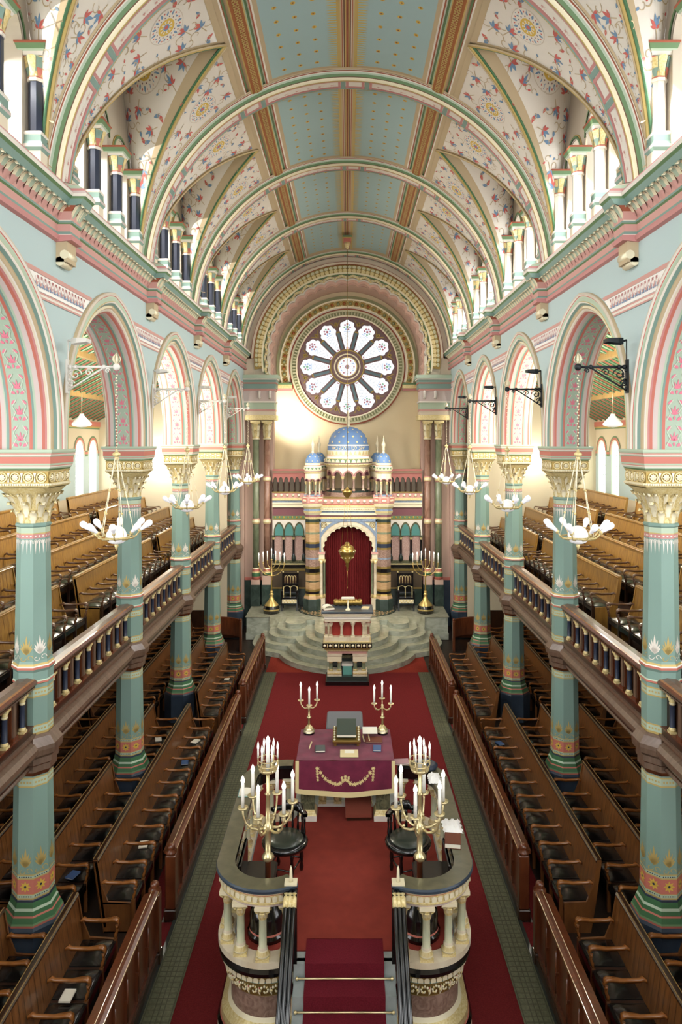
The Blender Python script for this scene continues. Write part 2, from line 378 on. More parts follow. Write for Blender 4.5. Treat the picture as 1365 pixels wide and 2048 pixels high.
def cornice(sx):
    m = M(); X = lambda x: sx*x
    m.sweep([(x, z, c) for x, z, c in CORN], [lambda a, b, y=y: (X(a), y, b) for y in (Y0, Y1+.3)])
    n = int((Y1-Y0)/.166)
    for i in range(n):
        y = Y0+.083+i*.166
        rows = [[(X(WX-o_), y+a, z) for a, o_, z in r] for r in AC]
        m.quadgrid(rows, lambda i, j: 'rose' if i < 2 else 'gilt_white' if j in (0, 3) else 'sage_pale', True)
    # ressauts and corbels under the ribs
    for y in COLY[1:5]:
        P = [(a-.17 if i else a, b, c) for i, (a, b, c) in enumerate(CORN)]
        path = [lambda a, b, q=q, e=e: (X(a if e else WX+.02), y+q, b) for q, e in ((-.17, 0), (-.17, 1), (.17, 1), (.17, 0))]
        m.sweep(P, path)
        for yy in (-.11, 0.055, .1):
            rows = [[(X(WX-.16-o_), y+yy+a, z+.01) for a, o_, z in r] for r in AC]
            m.quadgrid(rows, lambda i, j: 'gilt_white' if j in (0, 3) else 'sage_pale', True)
        m.box(X(WX), X(WX-.15), y-.15, y+.15, 9.34, 9.62, 'tan')
        m.tube([(X(WX-.05), y-.15, 9.35), (X(WX-.05), y+.15, 9.35)], .06, 'gilt_white', 10)
        m.tube([(X(WX-.11), y-.151, 9.44), (X(WX-.11), y+.151, 9.44)], .06, 'gilt_white', 10)
    return struct(m.build('trim_1' if sx < 0 else 'trim_2'))

# ---- barrel vault
RB, ZB = 3.95, 10.05
TH0, TH1, TH2 = radians(21.9), radians(30.4), radians(88.5)
def bar(th, y, r=RB): return (r*sin(th), y, ZB+r*cos(th))
def goff(th):
    t = (th-TH1)/(TH2-TH1); t = min(max(t, 0), 1); return 1.85*(1.55*t-.55*t*t)
def gth(off):
    lo, hi = TH1, TH2
    for _ in range(30):
        mid = (lo+hi)/2
        if goff(mid) < off: lo = mid
        else: hi = mid
    return (lo+hi)/2
WALLX = 4.05
def wallz(off): return 10.35+3.85*sqrt(max(0, 1-(off/1.87)**2))
def web(off, b, yc, sx, h=0):
    """ruled lunette web: off = signed distance from bay centre, b 0 at groin 1 at wall"""
    th = gth(abs(off)); gx, _, gz = bar(th, 0)
    x = gx+(WALLX-gx)*b; z = gz+(wallz(abs(off))-gz)*b
    return (sx*x, yc+off, z-h)
def scatter(kind):
    """scroll of leaves and curls to paint in a web or triangle: list of (shapes, size)"""
    if kind == 'red': return palmette(.16, 'red_paint', 'blue_paint')+curl(.17, 0, 'tan', 1, .12, -.03)+curl(.17, 0, 'tan', -1, -.12, -.03)+stroke([(0, 0), (0, -.14)], .014, 'tan')
    if kind == 'blue': return palmette(.15, 'blue_paint', 'red_paint')+curl(.16, 0, 'tan', 1, .11, .0)+stroke([(0, 0), (0, -.12)], .014, 'tan')
    if kind == 'leaf': return [('red_paint', leaf(.12, .03, .6)), ('blue_paint', leaf(.12, .03, 2.4))]+curl(.13, 0, 'tan', 1)
    return curl(.2, 0, 'tan', 1)+[('blue_paint', leaf(.09, .025, .3, .08, .02)), ('red_paint', leaf(.09, .025, 3.4, -.08, -.02))]
def local_map(S, a0, b0, tgt):
    """map metres around (a0, b0) onto the parametric surface S(a, b) -> point; returns fn(u, v, h)"""
    e = 1e-3
    p = Vector(S(a0, b0)); ja = (Vector(S(a0+e, b0))-p)/e; jb = (Vector(S(a0, b0+e))-p)/e
    n = ja.cross(jb).normalized()
    if n.dot(Vector(tgt)-p) < 0: n = -n
    e1 = ja.normalized(); k = jb.dot(e1); e2 = (jb-e1*k).normalized(); q = jb.dot(e2)
    def fn(u, v, h):
        db = v/q; da = (u-db*k)/ja.length
        return tuple(Vector(S(a0+da, b0+db))+n*h)
    return fn
def fill(put_, S, ra, rb, avoid, rav, seed):
    rnd = random.Random(seed); P = []; A = [Vector(S(*q)) for q in avoid]; kinds = ('red', 'blue', 'red', 'curl', 'blue', 'leaf'); n_ = 0
    for t in range(900):
        a, b = rnd.uniform(*ra), rnd.uniform(*rb); p = Vector(S(a, b)); w = (Vector(S(a, rb[1]))-Vector(S(a, rb[0]))).length
        k = min(1.05, max(.45, w/.55)); big = n_ < 14
        if any((p-q).length < rav for q in A) or any((p-q).length < (.27 if t < 450 else .2)*k for q in P): continue
        if w < .12: continue
        P.append(p); n_ += 1
        kd = kinds[n_ % 6] if t < 450 else ('leaf', 'curl')[n_ % 2]
        put_(scatter(kd), a, b, rnd.choice((-1.57, -1.57, -.8, .4, 1.6)), k*(1.15 if t < 450 else .75))
def ceil_bay(k):
    y0, y1 = COLY[k], COLY[k+1]; yc = (y0+y1)/2; H = BAY/2
    m = M()
    # central blue panel with its margins, one half at a time
    for sx in (-1, 1):
        xs = [0, .02, .04, .065, .078, .095, .12, .18, 1.40, 1.47]
        mm_ = ['rust', 'gold_paint', 'brown_line', 'cream', 'rust', 'tan', 'gold_paint', 'sky_blue', 'tan']
        th = [math.asin(x/RB) for x in xs]
        # subdivide the wide blue zone
        T, Cc = [], []
        for i in range(len(th)-1):
            n = 8 if i == 7 else 1
            for q in range(n): T.append(th[i]+(th[i+1]-th[i])*q/n); Cc.append(mm_[i])
        T.append(th[-1])
        ys = [-H, -H+.42, H-.42, H]
        rows = [[bar(sx*t, yc+y) for y in ys] for t in T]
        m.quadgrid(rows, lambda i, j: Cc[i] if j == 1 or Cc[i] not in ('sky_blue', 'yellow_paint') else 'tan', True)
        fn = lambda u, v, h: bar(sx*u/RB, yc+v, RB-h)
        # toothed gold border
        n = 48
        for i in range(n):
            v = -1.66+3.32*(i+.5)/n
            paint(m, [('yellow_paint', [(.17, v-.014), (.28, v-.011), (.35, v), (.28, v+.011), (.17, v+.014)])], fn, .004)
        for i in range(3):
            for j in range(9):
                u = .56+i*.31; v = -1.5+j*.375
                paint(m, [('yellow_paint', ring_poly(.042, 8, u, v)), ('orange_paint', ring_poly(.02, 6, u, v)), ('navy', ring_poly(.01, 5, u, v))], fn, .004)
        # longitudinal trim
        tr = [(1.47, 0, 'ivory'), (1.50, -.012, 'rust'), (1.525, -.012, 'ivory'), (1.54, .03, 'green'), (1.575, .03, 'sage_pale'), (1.60, -.02, 'gold_paint'), (1.62, -.03, 'orange_paint'), (1.80, -.03, 'gold_paint'), (1.82, -.02, 'tan'), (1.85, .03, 'green'), (1.88, .03, 'rust'), (1.905, -.012, 'ivory'), (1.93, -.012, 'tan'), (2.0, 0, 'tan')]
        m.sweep(tr, [lambda a, b, y=y: bar(sx*math.asin(a/RB), y, RB+b) for y in (y0, y1)])
        n = 34
        for i in range(n):
            v = -H+.1+(BAY-.2)*(i+.5)/n
            paint(m, place([('gold_paint', leaf(.07, .02, q*pi/2+pi/4)) for q in range(4)]+[('gold_paint', leaf(.045, .012, q*pi/2, cos(q*pi/2)*.04, sin(q*pi/2)*.04)) for q in (1, 3)]+[('rust', ring_poly(.022, 6))], 1.71, v), lambda u, v, h: bar(sx*math.asin(u/RB), yc+v, RB-.03-h), .012)
        # triangles left of the barrel between groin and rib, and the lunette webs
        for s_ in (-1, 1):
            N = 16; rows = []
            for i in range(N+1):
                t = TH1+(TH2-TH1)*i/N; o = goff(t)
                rows.append([bar(sx*t, yc+s_*(o+(H-o)*q/4)) for q in range(5)])
            m.quadgrid(rows, lambda i, j: 'ivory', True)
            S = lambda a, b: bar(sx*a, yc+s_*(goff(a)+(H-.36-goff(a))*b))
            def tri(shapes, a, b, rot=0, kk=1):
                fn = local_map(S, a, b, (0, yc, 9))
                paint(m, place(shapes, 0, 0, rot, kk), fn, .005)
            tri(rosette(.3), TH1+.2, .62, 0, 1)
            fill(tri, S, (TH1+.05, TH1+.93), (.08, .93), [(TH1+.2, .62)], .42, 11+k)
            # tan border beside the groin and the trim
            brd = [(TH1+(TH2-TH1)*i/N) for i in range(N+1)]
            m.quadgrid([[bar(sx*t, yc+s_*(goff(t)+d), RB-.006) for d in (.0, .11*max(.3, 1-i/N))] for i, t in enumerate(brd)], 'tan', True)
            m.quadgrid([[bar(sx*t, yc+s_*(o), RB-.007) for o in (.1, H)] for t in (TH1, TH1+.028)], 'tan', True)
            # web
            rows = []
            offs = [1.85*(1-(1-i/18)**1.6) for i in range(19)]
            for o in offs: rows.append([web(s_*o, q/6, yc, sx) for q in range(7)])
            m.quadgrid(rows, lambda i, j: 'stone' if j == 5 and i > 14 else 'ivory', True)
            W = lambda a, b: web(s_*a, b, yc, sx)
            def wb(shapes, a, b, rot=0, kk=1):
                paint(m, place(shapes, 0, 0, rot, kk), local_map(W, a, b, (sx*2.2, yc, 10)), .006)
            wb(rosette(.36), .72, .58)
            fill(wb, W, (.06, 1.8), (.19, .9), [(.72, .58)], .48, 5+k)
            # tan margins of the web and the groin moulding itself
            m.quadgrid([[tuple(Vector(web(s_*o, b, yc, sx))-Vector((0, 0, .008))) for b in (0, .13)] for o in offs], 'tan', True)
            m.quadgrid([[tuple(Vector(web(s_*o, b, yc, sx))-Vector((sx*.012, 0, .006))) for b in (.93, 1)] for o in offs], 'tan', True)
            pts = []
            for i in range(25):
                t = TH1+(TH2-TH1)*i/24; pts.append(Vector(bar(sx*t, yc+s_*goff(t), RB-.015)))
            m.tube(pts, .028, 'gold_paint', 6)
            m.tube([p+Vector((sx*.02, -s_*.04, -.0)) for p in pts], .02, 'deep_green', 6)
            m.tube([p+Vector((-sx*.02, s_*.035, -.01)) for p in pts], .014, 'tan', 6)
    return struct(m.build('ceiling' if k == 0 else 'ceiling.%03d' % k))
# ---- transverse ribs
RIB = [(-.36, RB-.004, 'tan'), (-.33, RB-.02, 'brown_line'), (-.318, RB-.02, 'ivory'), (-.295, RB-.02, 'rust'), (-.26, RB-.02, 'ivory'), (-.245, RB-.03, 'sage_pale'), (-.235, RB-.06, 'green'), (-.205, RB-.10, 'brown_line'), (-.195, RB-.11, 'gilt_white'), (-.175, RB-.16, 'gold_paint'), (-.15, RB-.165, 'sage'), (-.14, RB-.15, 'ivory'), (-.07, RB-.15, 'rib')]
def rib(y, idx, last=False):
    m = M()
    prof = RIB+[(-a, r, RIB[i-1][2]) for i, (a, r, _) in reversed(list(enumerate(RIB)))]
    n = 96; TT = [-pi/2-.02+(pi+.04)*i/n for i in range(n+1)]
    def mm(i, j):
        c = prof[i][2]
        if i in (11, 13): # soffit panel edges
            return 'pink' if i == 13 else 'ivory'
        if c == 'rib': c = 'ivory'
        return c
    rows = [[bar(t, y+a, r) for t in TT] for a, r, _ in prof]
    m.quadgrid(rows, mm, True)
    # soffit: pink rim and cross bars
    rs = RB-.15
    for w0, w1, c in ((-.15, -.128, 'sage'), (.09, .13, 'pink'), (-.13, -.10, 'rose')):
        m.quadgrid([[bar(t, y+w, rs-.004) for t in TT] for w in (w0, w1)], c, True)
    k = 0; t = -1.52
    while t < 1.52:
        for d, c, e in ((0, 'sage', .011), (-.02, 'pink', .006), (.02, 'pink', .006)):
            m.quadgrid([[bar(t+d+q, y+w, rs-.006-abs(d)*.01) for q in (-e, e)] for w in (-.15, .15)], c, False)
        L = .12 if k % 2 else .42
        if not k % 2:
            for q in range(6):
                paint(m, place(palmette(.05, 'rose', 'rose')+curl(.06, 0, 'rose', 1, .05, 0), 0, 0, 0, 1), lambda u, v, h, tt=t+.06+q*.06: bar(tt+u/rs, y-.01+v, rs-.005-h), .003)
        t += L; k += 1
    return struct(m.build('trim_%d' % (3+idx)))
for sx in (-1, 1): arcade(sx); cornice(sx)
for k in range(5): ceil_bay(k)
for i, y in enumerate(COLY[0:5]): rib(y, i)
rib(26.45, 5)
# ceiling boss
m = M(); m.square([(.13, 0, 'coral'), (.13, .12, 'gold_paint'), (.16, .14, 'green'), (.16, .2)], 'gold_paint', (0, 24.2, 13.72)); m.lathe([(.0, -.25, 'gilt'), (.05, -.2), (.08, -.1), (.1, 0)], 'gilt', (0, 24.2, 13.72), 10)
struct(m.build('trim_9'))

# ---- clerestory: wall with three lights in each bay
LX = WALLX; GX = WALLX+.3
mat('glass_bright', 'e8eef2', .2, emit=1.5, ecol='f4f8ff'); mat('glass_aisle', 'dfe9ee', .2, emit=5.0, ecol='f2f8ff'); mat('glass_aisle_soft', 'cfd8d4', .2, emit=3.5, ecol='eef6ea'); mat('glass_dim', 'aab4ba', .2, emit=.25, ecol='f4f8ff')
def clere(sx, k, idx):
    yc = COLY[k]+BAY/2; X = lambda x: sx*x
    L = [(-1.06, 11.93), (0, 12.12), (1.06, 11.93)]; hw = .37
    m = M()
    ys = sorted(set([round(-1.87+i*3.74/44, 4) for i in range(45)]+[round(c+s_*hw*cos(pi/2*q/6), 4) for c, _ in L for s_ in (-1, 1) for q in range(7)]))
    def head(y):
        for c, zs in L:
            if abs(y-c) < hw-1e-5: return zs+sqrt(hw*hw-(y-c)**2)
    for a, b in zip(ys, ys[1:]):
        mid = (a+b)/2; op = None
        for c, zs in L:
            if c-hw < mid < c+hw: op = (c, zs)
        ta, tb = wallz(abs(a)), wallz(abs(b))
        if op is None: m.face([(X(LX), yc+a, 10.3), (X(LX), yc+b, 10.3), (X(LX), yc+b, tb), (X(LX), yc+a, ta)], 'clerestory')
        else:
            c, zs = op; h = lambda y: zs+sqrt(max(0, hw*hw-(y-c)**2))
            m.face([(X(LX), yc+a, h(a)), (X(LX), yc+b, h(b)), (X(LX), yc+b, tb), (X(LX), yc+a, ta)], 'clerestory')
            m.face([(X(LX), yc+a, 10.3), (X(LX), yc+b, 10.3), (X(LX), yc+b, 10.5), (X(LX), yc+a, 10.5)], 'clerestory')
            m.face([(X(LX), yc+a, h(a)), (X(LX), yc+b, h(b)), (X(GX+.02), yc+b, h(b)), (X(GX+.02), yc+a, h(a))], 'clerestory')
    for c, zs in L:
        for s_ in (-1, 1): m.face([(X(LX), yc+c+s_*hw, 10.5), (X(GX+.02), yc+c+s_*hw, 10.62), (X(GX+.02), yc+c+s_*hw, zs), (X(LX), yc+c+s_*hw, zs)], 'clerestory')
        m.face([(X(LX), yc+c-hw, 10.5), (X(LX), yc+c+hw, 10.5), (X(GX+.02), yc+c+hw, 10.62), (X(GX+.02), yc+c-hw, 10.62)], 'clerestory')
        # painted archivolt
        for r0, r1, cc, d in ((hw+.005, hw+.03, 'ivory', .012), (hw+.03, hw+.075, 'green', .03), (hw+.075, hw+.095, 'gold_paint', .02)):
            P = lambda r, t: (X(LX-d), yc+c+r*cos(t), zs+r*sin(t))
            m.quadgrid([[P(r, pi*i/16) for i in range(17)] for r in (r0, r1)], cc, False)
            m.quadgrid([[(X(LX), yc+c+r1*cos(pi*i/16), zs+r1*sin(pi*i/16)) for i in range(17)], [P(r1, pi*i/16) for i in range(17)]], cc, False)
    root = shell('window_%d' % idx)
    w = struct(m.build('window_surround', root))
    for j, (c, zs) in enumerate(L):
        g = M(); pts = [(yc+c-hw-.01, 10.55), (yc+c+hw+.01, 10.55)]+[(yc+c+(hw+.01)*cos(pi*i/14), zs+(hw+.01)*sin(pi*i/14)) for i in range(15)]
        g.face([(X(GX), y, z) for y, z in pts], 'glass_bright' if sx > 0 else 'glass_dim')
        for q in range(1, 4): g.tube([(X(GX-.01), yc+c-hw+2*hw*q/4, 10.6), (X(GX-.01), yc+c-hw+2*hw*q/4, zs+hw*.8)], .008, 'lead', 4)
        for q in range(6): g.tube([(X(GX-.01), yc+c-hw, 10.85+q*.25), (X(GX-.01), yc+c+hw, 10.85+q*.25)], .008, 'lead', 4)
        struct(g.build('pane', root))
    for c in (-1.59, -.53, .53, 1.59):
        s_ = M(); x = LX-.11
        s_.square([(.1, 10.45, 'cream'), (.1, 10.62, 'sage'), (.125, 10.66, 'mauve'), (.125, 10.7, 'sage'), (.105, 10.74, 'sage'), (.105, 10.82, 'ivory'), (.115, 10.84, 'ivory'), (.1, 10.87)], 'cream', (X(x), yc+c, 0))
        struct(s_.build('pedestal', root))
        s_ = M(); s_.octo([(.085, 10.87), (.085, 11.5)], 'navy' if sx < 0 else 'glare_shaft', (X(x), yc+c, 0)); struct(s_.build('colonnette', root))  # right-hand shafts bleached in colour to imitate sun glare
        s_ = M(); s_.octo([(.1, 11.5, 'ivory'), (.1, 11.54, 'coral'), (.095, 11.56, 'gilt'), (.1, 11.62, 'sage_pale'), (.135, 11.8)], 'gilt', (X(x), yc+c, 0))
        for q in range(8):
            a = q*pi/4
            rows = [[(X(x)+cos(a+d)*r, yc+c+sin(a+d)*r, z) for d in (-w_, 0, w_)] for r, z, w_ in ((.1, 11.56, .16), (.125, 11.66, .34), (.16, 11.78, .36), (.175, 11.79, .1))]
            s_.quadgrid(rows, lambda i, j: ('gilt', 'coral', 'sage')[(q+i) % 3] if q % 2 else 'gilt', True)
        struct(s_.build('capital', root))
        s_ = M(); s_.square([(.13, 11.8, 'ivory'), (.15, 11.84, 'sage_pale'), (.17, 11.86, 'green'), (.19, 11.92, 'rust'), (.2, 11.935, 'rust'), (.2, 11.95)], 'green', (X(x), yc+c, 0)); struct(s_.build('abacus', root))
# the glass on the sunny side lets part of the daylight through
nt = MATS['glass_dim'].node_tree; pb = nt.nodes['Principled BSDF']; tr = nt.nodes.new('ShaderNodeBsdfTransparent'); mx = nt.nodes.new('ShaderNodeMixShader'); mx.inputs[0].default_value = .22
tr.inputs['Color'].default_value = (.95, .93, .88, 1)
nt.links.new(pb.outputs[0], mx.inputs[1]); nt.links.new(tr.outputs[0], mx.inputs[2]); nt.links.new(mx.outputs[0], nt.nodes['Material Output'].inputs['Surface'])
n = 2
for sx in (-1, 1):
    for k in range(5): clere(sx, k, n); n += 1
# ---- the west end behind the viewer: gallery floor, side walls and vault up to an open end
m = M(); m.box(-8.9, 8.9, -3, 1.7, 5.0, 5.3, 'oak_dark'); m.box(-8.9, 8.9, 1.6, 1.7, 0, 5.0, 'aisle_wall'); struct(m.build('floor_gallery_west'))
for sx in (-1, 1):
    m = M(); a, b = sorted((sx*3.95, sx*4.1)); m.box(a, b, -1.5, Y0, 3.2, 10.2, 'aqua'); struct(m.build('wall_west_'+side(sx)))
m = M(); m.quadgrid([[bar(-pi/2+pi*i/32, y, 4.0) for i in range(33)] for y in (-1.5, Y0-.3)], 'ivory', True); struct(m.build('ceiling_west'))
# ================================================================ nave columns
def column():
    t = thing('column', '', 'column', group='green octagonal nave columns')
    m = M(); m.octo([(.37, 0), (.37, .66), (.34, .70)], 'blue_marble_dark'); m.build('plinth', t)
    m = M(); m.octo([(.345, .68, 'coral'), (.345, .72, 'green'), (.335, .74, 'deep_green'), (.31, .80, 'coral'), (.30, .82, 'deep_green'), (.285, .87, 'sage_pale'), (.27, .90, 'deep_green'), (.255, .97, 'navy'), (.25, .99, 'navy'), (.245, 1.0)], 'deep_green'); m.build('base', t)
    m = M()
    P = [(.247, 1.0, 'gold_paint'), (.246, 1.02, 'sage_pale'), (.246, 1.06, 'gold_paint'), (.245, 1.07, 'coral'), (.243, 1.26, 'gold_paint'), (.242, 1.275, 'sage_pale'), (.242, 1.31, 'gold_paint'), (.242, 1.325, 'sage'),
         (.225, 2.45, 'gold_paint'), (.225, 2.47, 'sage_pale'), (.225, 2.56, 'gold_paint'), (.225, 2.58, 'sage'), (.225, 3.13, 'gold_paint'), (.226, 3.16, 'sage_pale'), (.226, 3.24, 'gold_paint'), (.226, 3.26, 'sage'), (.226, 3.62, 'gold_paint'), (.226, 3.64, 'sage_pale'), (.226, 3.72, 'gold_paint'), (.226, 3.74, 'sage'),
         (.226, 3.79, 'gold_paint'), (.24, 3.80, 'coral'), (.24, 3.825, 'sage_pale'), (.23, 3.84, 'sage'), (.23, 3.95, 'sage'), (.25, 3.99, 'coral'), (.25, 4.02, 'ivory'), (.24, 4.035, 'gold_paint'), (.225, 4.06, 'sage'),
         (.215, 4.09, 'sage'), (.192, 5.70, 'pink'), (.192, 5.755, 'gold_paint'), (.192, 5.77, 'sage_pale'), (.192, 5.84, 'sage'), (.205, 5.86, 'sage'), (.205, 5.885, 'sage'), (.19, 5.90)]
    P = [(a*1.0, b, c[0]) if c else (a, b) for a, b, *c in P]
    m.octo(P)
    def face(q, z0, r0, z1, r1):
        a = q*pi/4-pi/2
        def fn(u, v, h):
            r = r0+(r1-r0)*((z0+v)-z0)/(z1-z0)+h
            return (cos(a)*r-sin(a)*u, sin(a)*r+cos(a)*u, z0+v)
        return fn
    pal = [('gold_paint', leaf(.23, .017, pi/2+d, 0, .05)) for d in (0,)]+[('gold_paint', leaf(.2-.03*abs(k), .013, pi/2+.24*k, 0, .06)) for k in (-3, -2, -1, 1, 2, 3)]+curl(.08, 0, 'gold_paint', 1, .04, .02, .1)+curl(.08, 0, 'gold_paint', -1, -.04, .02, .1)
    palw = [('ivory', p) for _, p in pal]
    for q in range(8):
        paint(m, place(pal, 0, .02, 0, 1.15), face(q, 1.325, .242, 2.45, .225), .003)
        paint(m, place(palw if q % 2 else pal, 0, .02, 0, 1.15), face(q, 4.09, .215, 5.7, .192), .003)
        paint(m, place(flower(.075, 'yellow_paint', 8), 0, .095), face(q, 1.07, .245, 1.26, .243), .003)
        for z in (1.04, 1.292):
            for u in (-.075, -.045, -.015, .015, .045, .075): paint(m, [('navy', ring_poly(.009, 6, u, 0))], face(q, z, .246 if z < 1.1 else .2425, z+1, .246 if z < 1.1 else .242), .003)
        for u in (-.05, 0, .05):
            paint(m, [('ivory', ring_poly(.013, 6, u, .028))], face(q, 5.70, .192, 5.755, .192), .003)
            paint(m, [('ivory', [(u-.012, -.02), (u-.006, -.12), (u, -.2), (u+.006, -.12), (u+.012, -.02)])]+stroke([(u-.025, -.06), (u-.02, -.02), (u, -.008), (u+.02, -.02), (u+.025, -.06)], .006, 'ivory'), face(q, 5.69, .193, 6.69, .18), .003)
        for z in (2.515, 3.2, 3.68):
            for u in (-.06, -.02, .02, .06): paint(m, [('gold_paint', ring_poly(.014, 6, u, 0))], face(q, z, .226, z+1, .226), .003)
    m.build('shaft', t)
    # capital: bell, two tiers of acanthus, corner leaves
    m = M(); rows = []
    for i in range(9):
        q = i/8; z = 5.90+.47*q; r = .185+.02*q+.14*q**3; p = 2+6*q*q
        row = []
        for j in range(32):
            a = 2*pi*j/32; d = (abs(cos(a))**p+abs(sin(a))**p)**(-1/p); row.append((r*d*cos(a), r*d*sin(a), z))
        rows.append(row)
    m.quadgrid(rows, 'gilt', True, True)
    def bell(a, z):
        q = min(max((z-5.90)/.47, 0), 1); r = .185+.02*q+.14*q**3; p = 2+6*q*q
        return r*(abs(cos(a))**p+abs(sin(a))**p)**(-1/p)
    def acan(a, z0, h, w, out):
        R = []
        for k in range(8):
            q = k/7; z = z0+h*(q if q < .86 else .86-(q-.86)*1.2); lift = .012+out*max(0, q-.5)**1.5*2.4; ww = w*(.7+.5*sin(pi*min(q*1.1, 1)))*(1-.6*max(0, q-.7)/.3)*(1+.12*(-1)**k)
            row = []
            for e in (-1, -.5, 0, .5, 1):
                aa = a+e*ww; r = bell(aa, z)+lift-(.012 if abs(e) == 1 else 0)+(.012 if abs(e) == .5 else 0)
                row.append((cos(aa)*r, sin(aa)*r, z))
            R.append(row)
        m.quadgrid(R, lambda i, j: 'gilt_white' if j in (1, 2) else 'gilt', True)
    for q in range(8): acan(q*pi/4+pi/8, 5.90, .2, .3, .07)
    for q in range(8): acan(q*pi/4, 5.98, .24, .27, .08)
    for q in range(16): acan(q*pi/8+pi/16, 6.1, .23, .14, .04)
    for q in range(4): acan(q*pi/2+pi/4, 6.05, .29, .17, .04)
    m.build('capital', t)
    m = M(); m.square([(.30, 6.36, 'gilt'), (.345, 6.385, 'gilt'), (.355, 6.41, 'gilt_white'), (.35, 6.43, 'gilt'), (.34, 6.44, 'gilt_dark'), (.34, 6.575, 'gilt'), (.36, 6.60)], 'gilt')
    for s4 in range(4):
        a = s4*pi/2-pi/2
        fn = lambda u, v, h: (cos(a)*(.34+h)-sin(a)*u, sin(a)*(.34+h)+cos(a)*u, 6.508+v)
        for u in (-.255, -.085, .085, .255):
            m.quadgrid([[fn(u+r*cos(i*pi/6), r*sin(i*pi/6), h) for i in range(12)] for r, h in ((.068, .0), (.068, .016), (.054, .016), (.052, .004))], 'gilt', False, True)
            for i in range(8):
                c, s_ = cos(i*pi/4), sin(i*pi/4)
                m.face([fn(u, 0, .026), fn(u+.03*c-.012*s_, .03*s_+.012*c, .018), fn(u+.048*c, .048*s_, .008), fn(u+.03*c+.012*s_, .03*s_-.012*c, .018)], 'gilt_white')
        for u in (-.17, 0, .17): m.slab([(u-.012, -.06), (u+.012, -.06), (u+.003, 0), (u+.02, .06), (u-.02, .06), (u-.003, 0)], fn, .016, 'gilt_white')
        for i in range(22):
            u = -.335+.67*(i+.5)/22; m.box(*sorted((fn(u-.009, 0, .0)[0], fn(u+.009, 0, .03)[0])), *sorted((fn(u-.009, 0, 0)[1], fn(u+.009, 0, .03)[1])), 6.405, 6.428, 'gilt_white')
    m.build('abacus', t)
    m = M(); m.square([(.34, 6.60, 'green'), (.36, 6.62, 'sage_pale'), (.372, 6.64, 'ivory'), (.378, 6.655, 'coral'), (.378, 6.665, 'sage_pale'), (.385, 6.69, 'coral'), (.385, 6.765, 'coral'), (.385, 6.775, 'sage_pale'), (.395, 6.79, 'ivory'), (.405, 6.81, 'coral'), (.405, 6.82, 'sage_pale'), (.415, 6.84, 'sage_pale'), (.415, 6.87)], 'sage_pale'); m.build('impost', t)
    m = M(); m.octo([(.235, 2.60, 'mahogany'), (.27, 2.66, 'gallery_brown'), (.27, 2.74, 'mahogany'), (.29, 2.76, 'gallery_brown'), (.29, 2.84, 'gallery_brown'), (.33, 2.88, 'gallery_brown'), (.34, 2.95, 'gallery_brown'), (.34, 3.0, 'gallery_brown'), (.27, 3.10, 'gallery_brown'), (.24, 3.13)], 'gallery_brown'); m.build('bracket_collar', t)
    return t
proto = column(); first = True
for sx in (-1, 1):
    for i in range(5):
        lb = '%s green octagonal column with gold capital on the %s side of the nave' % (ORD[i], side(sx))
        if first: proto.location = (sx*4.2, COLY[i+1], 0); proto['label'] = lb; first = False
        else: dup(proto, (sx*4.2, COLY[i+1], 0), label=lb)

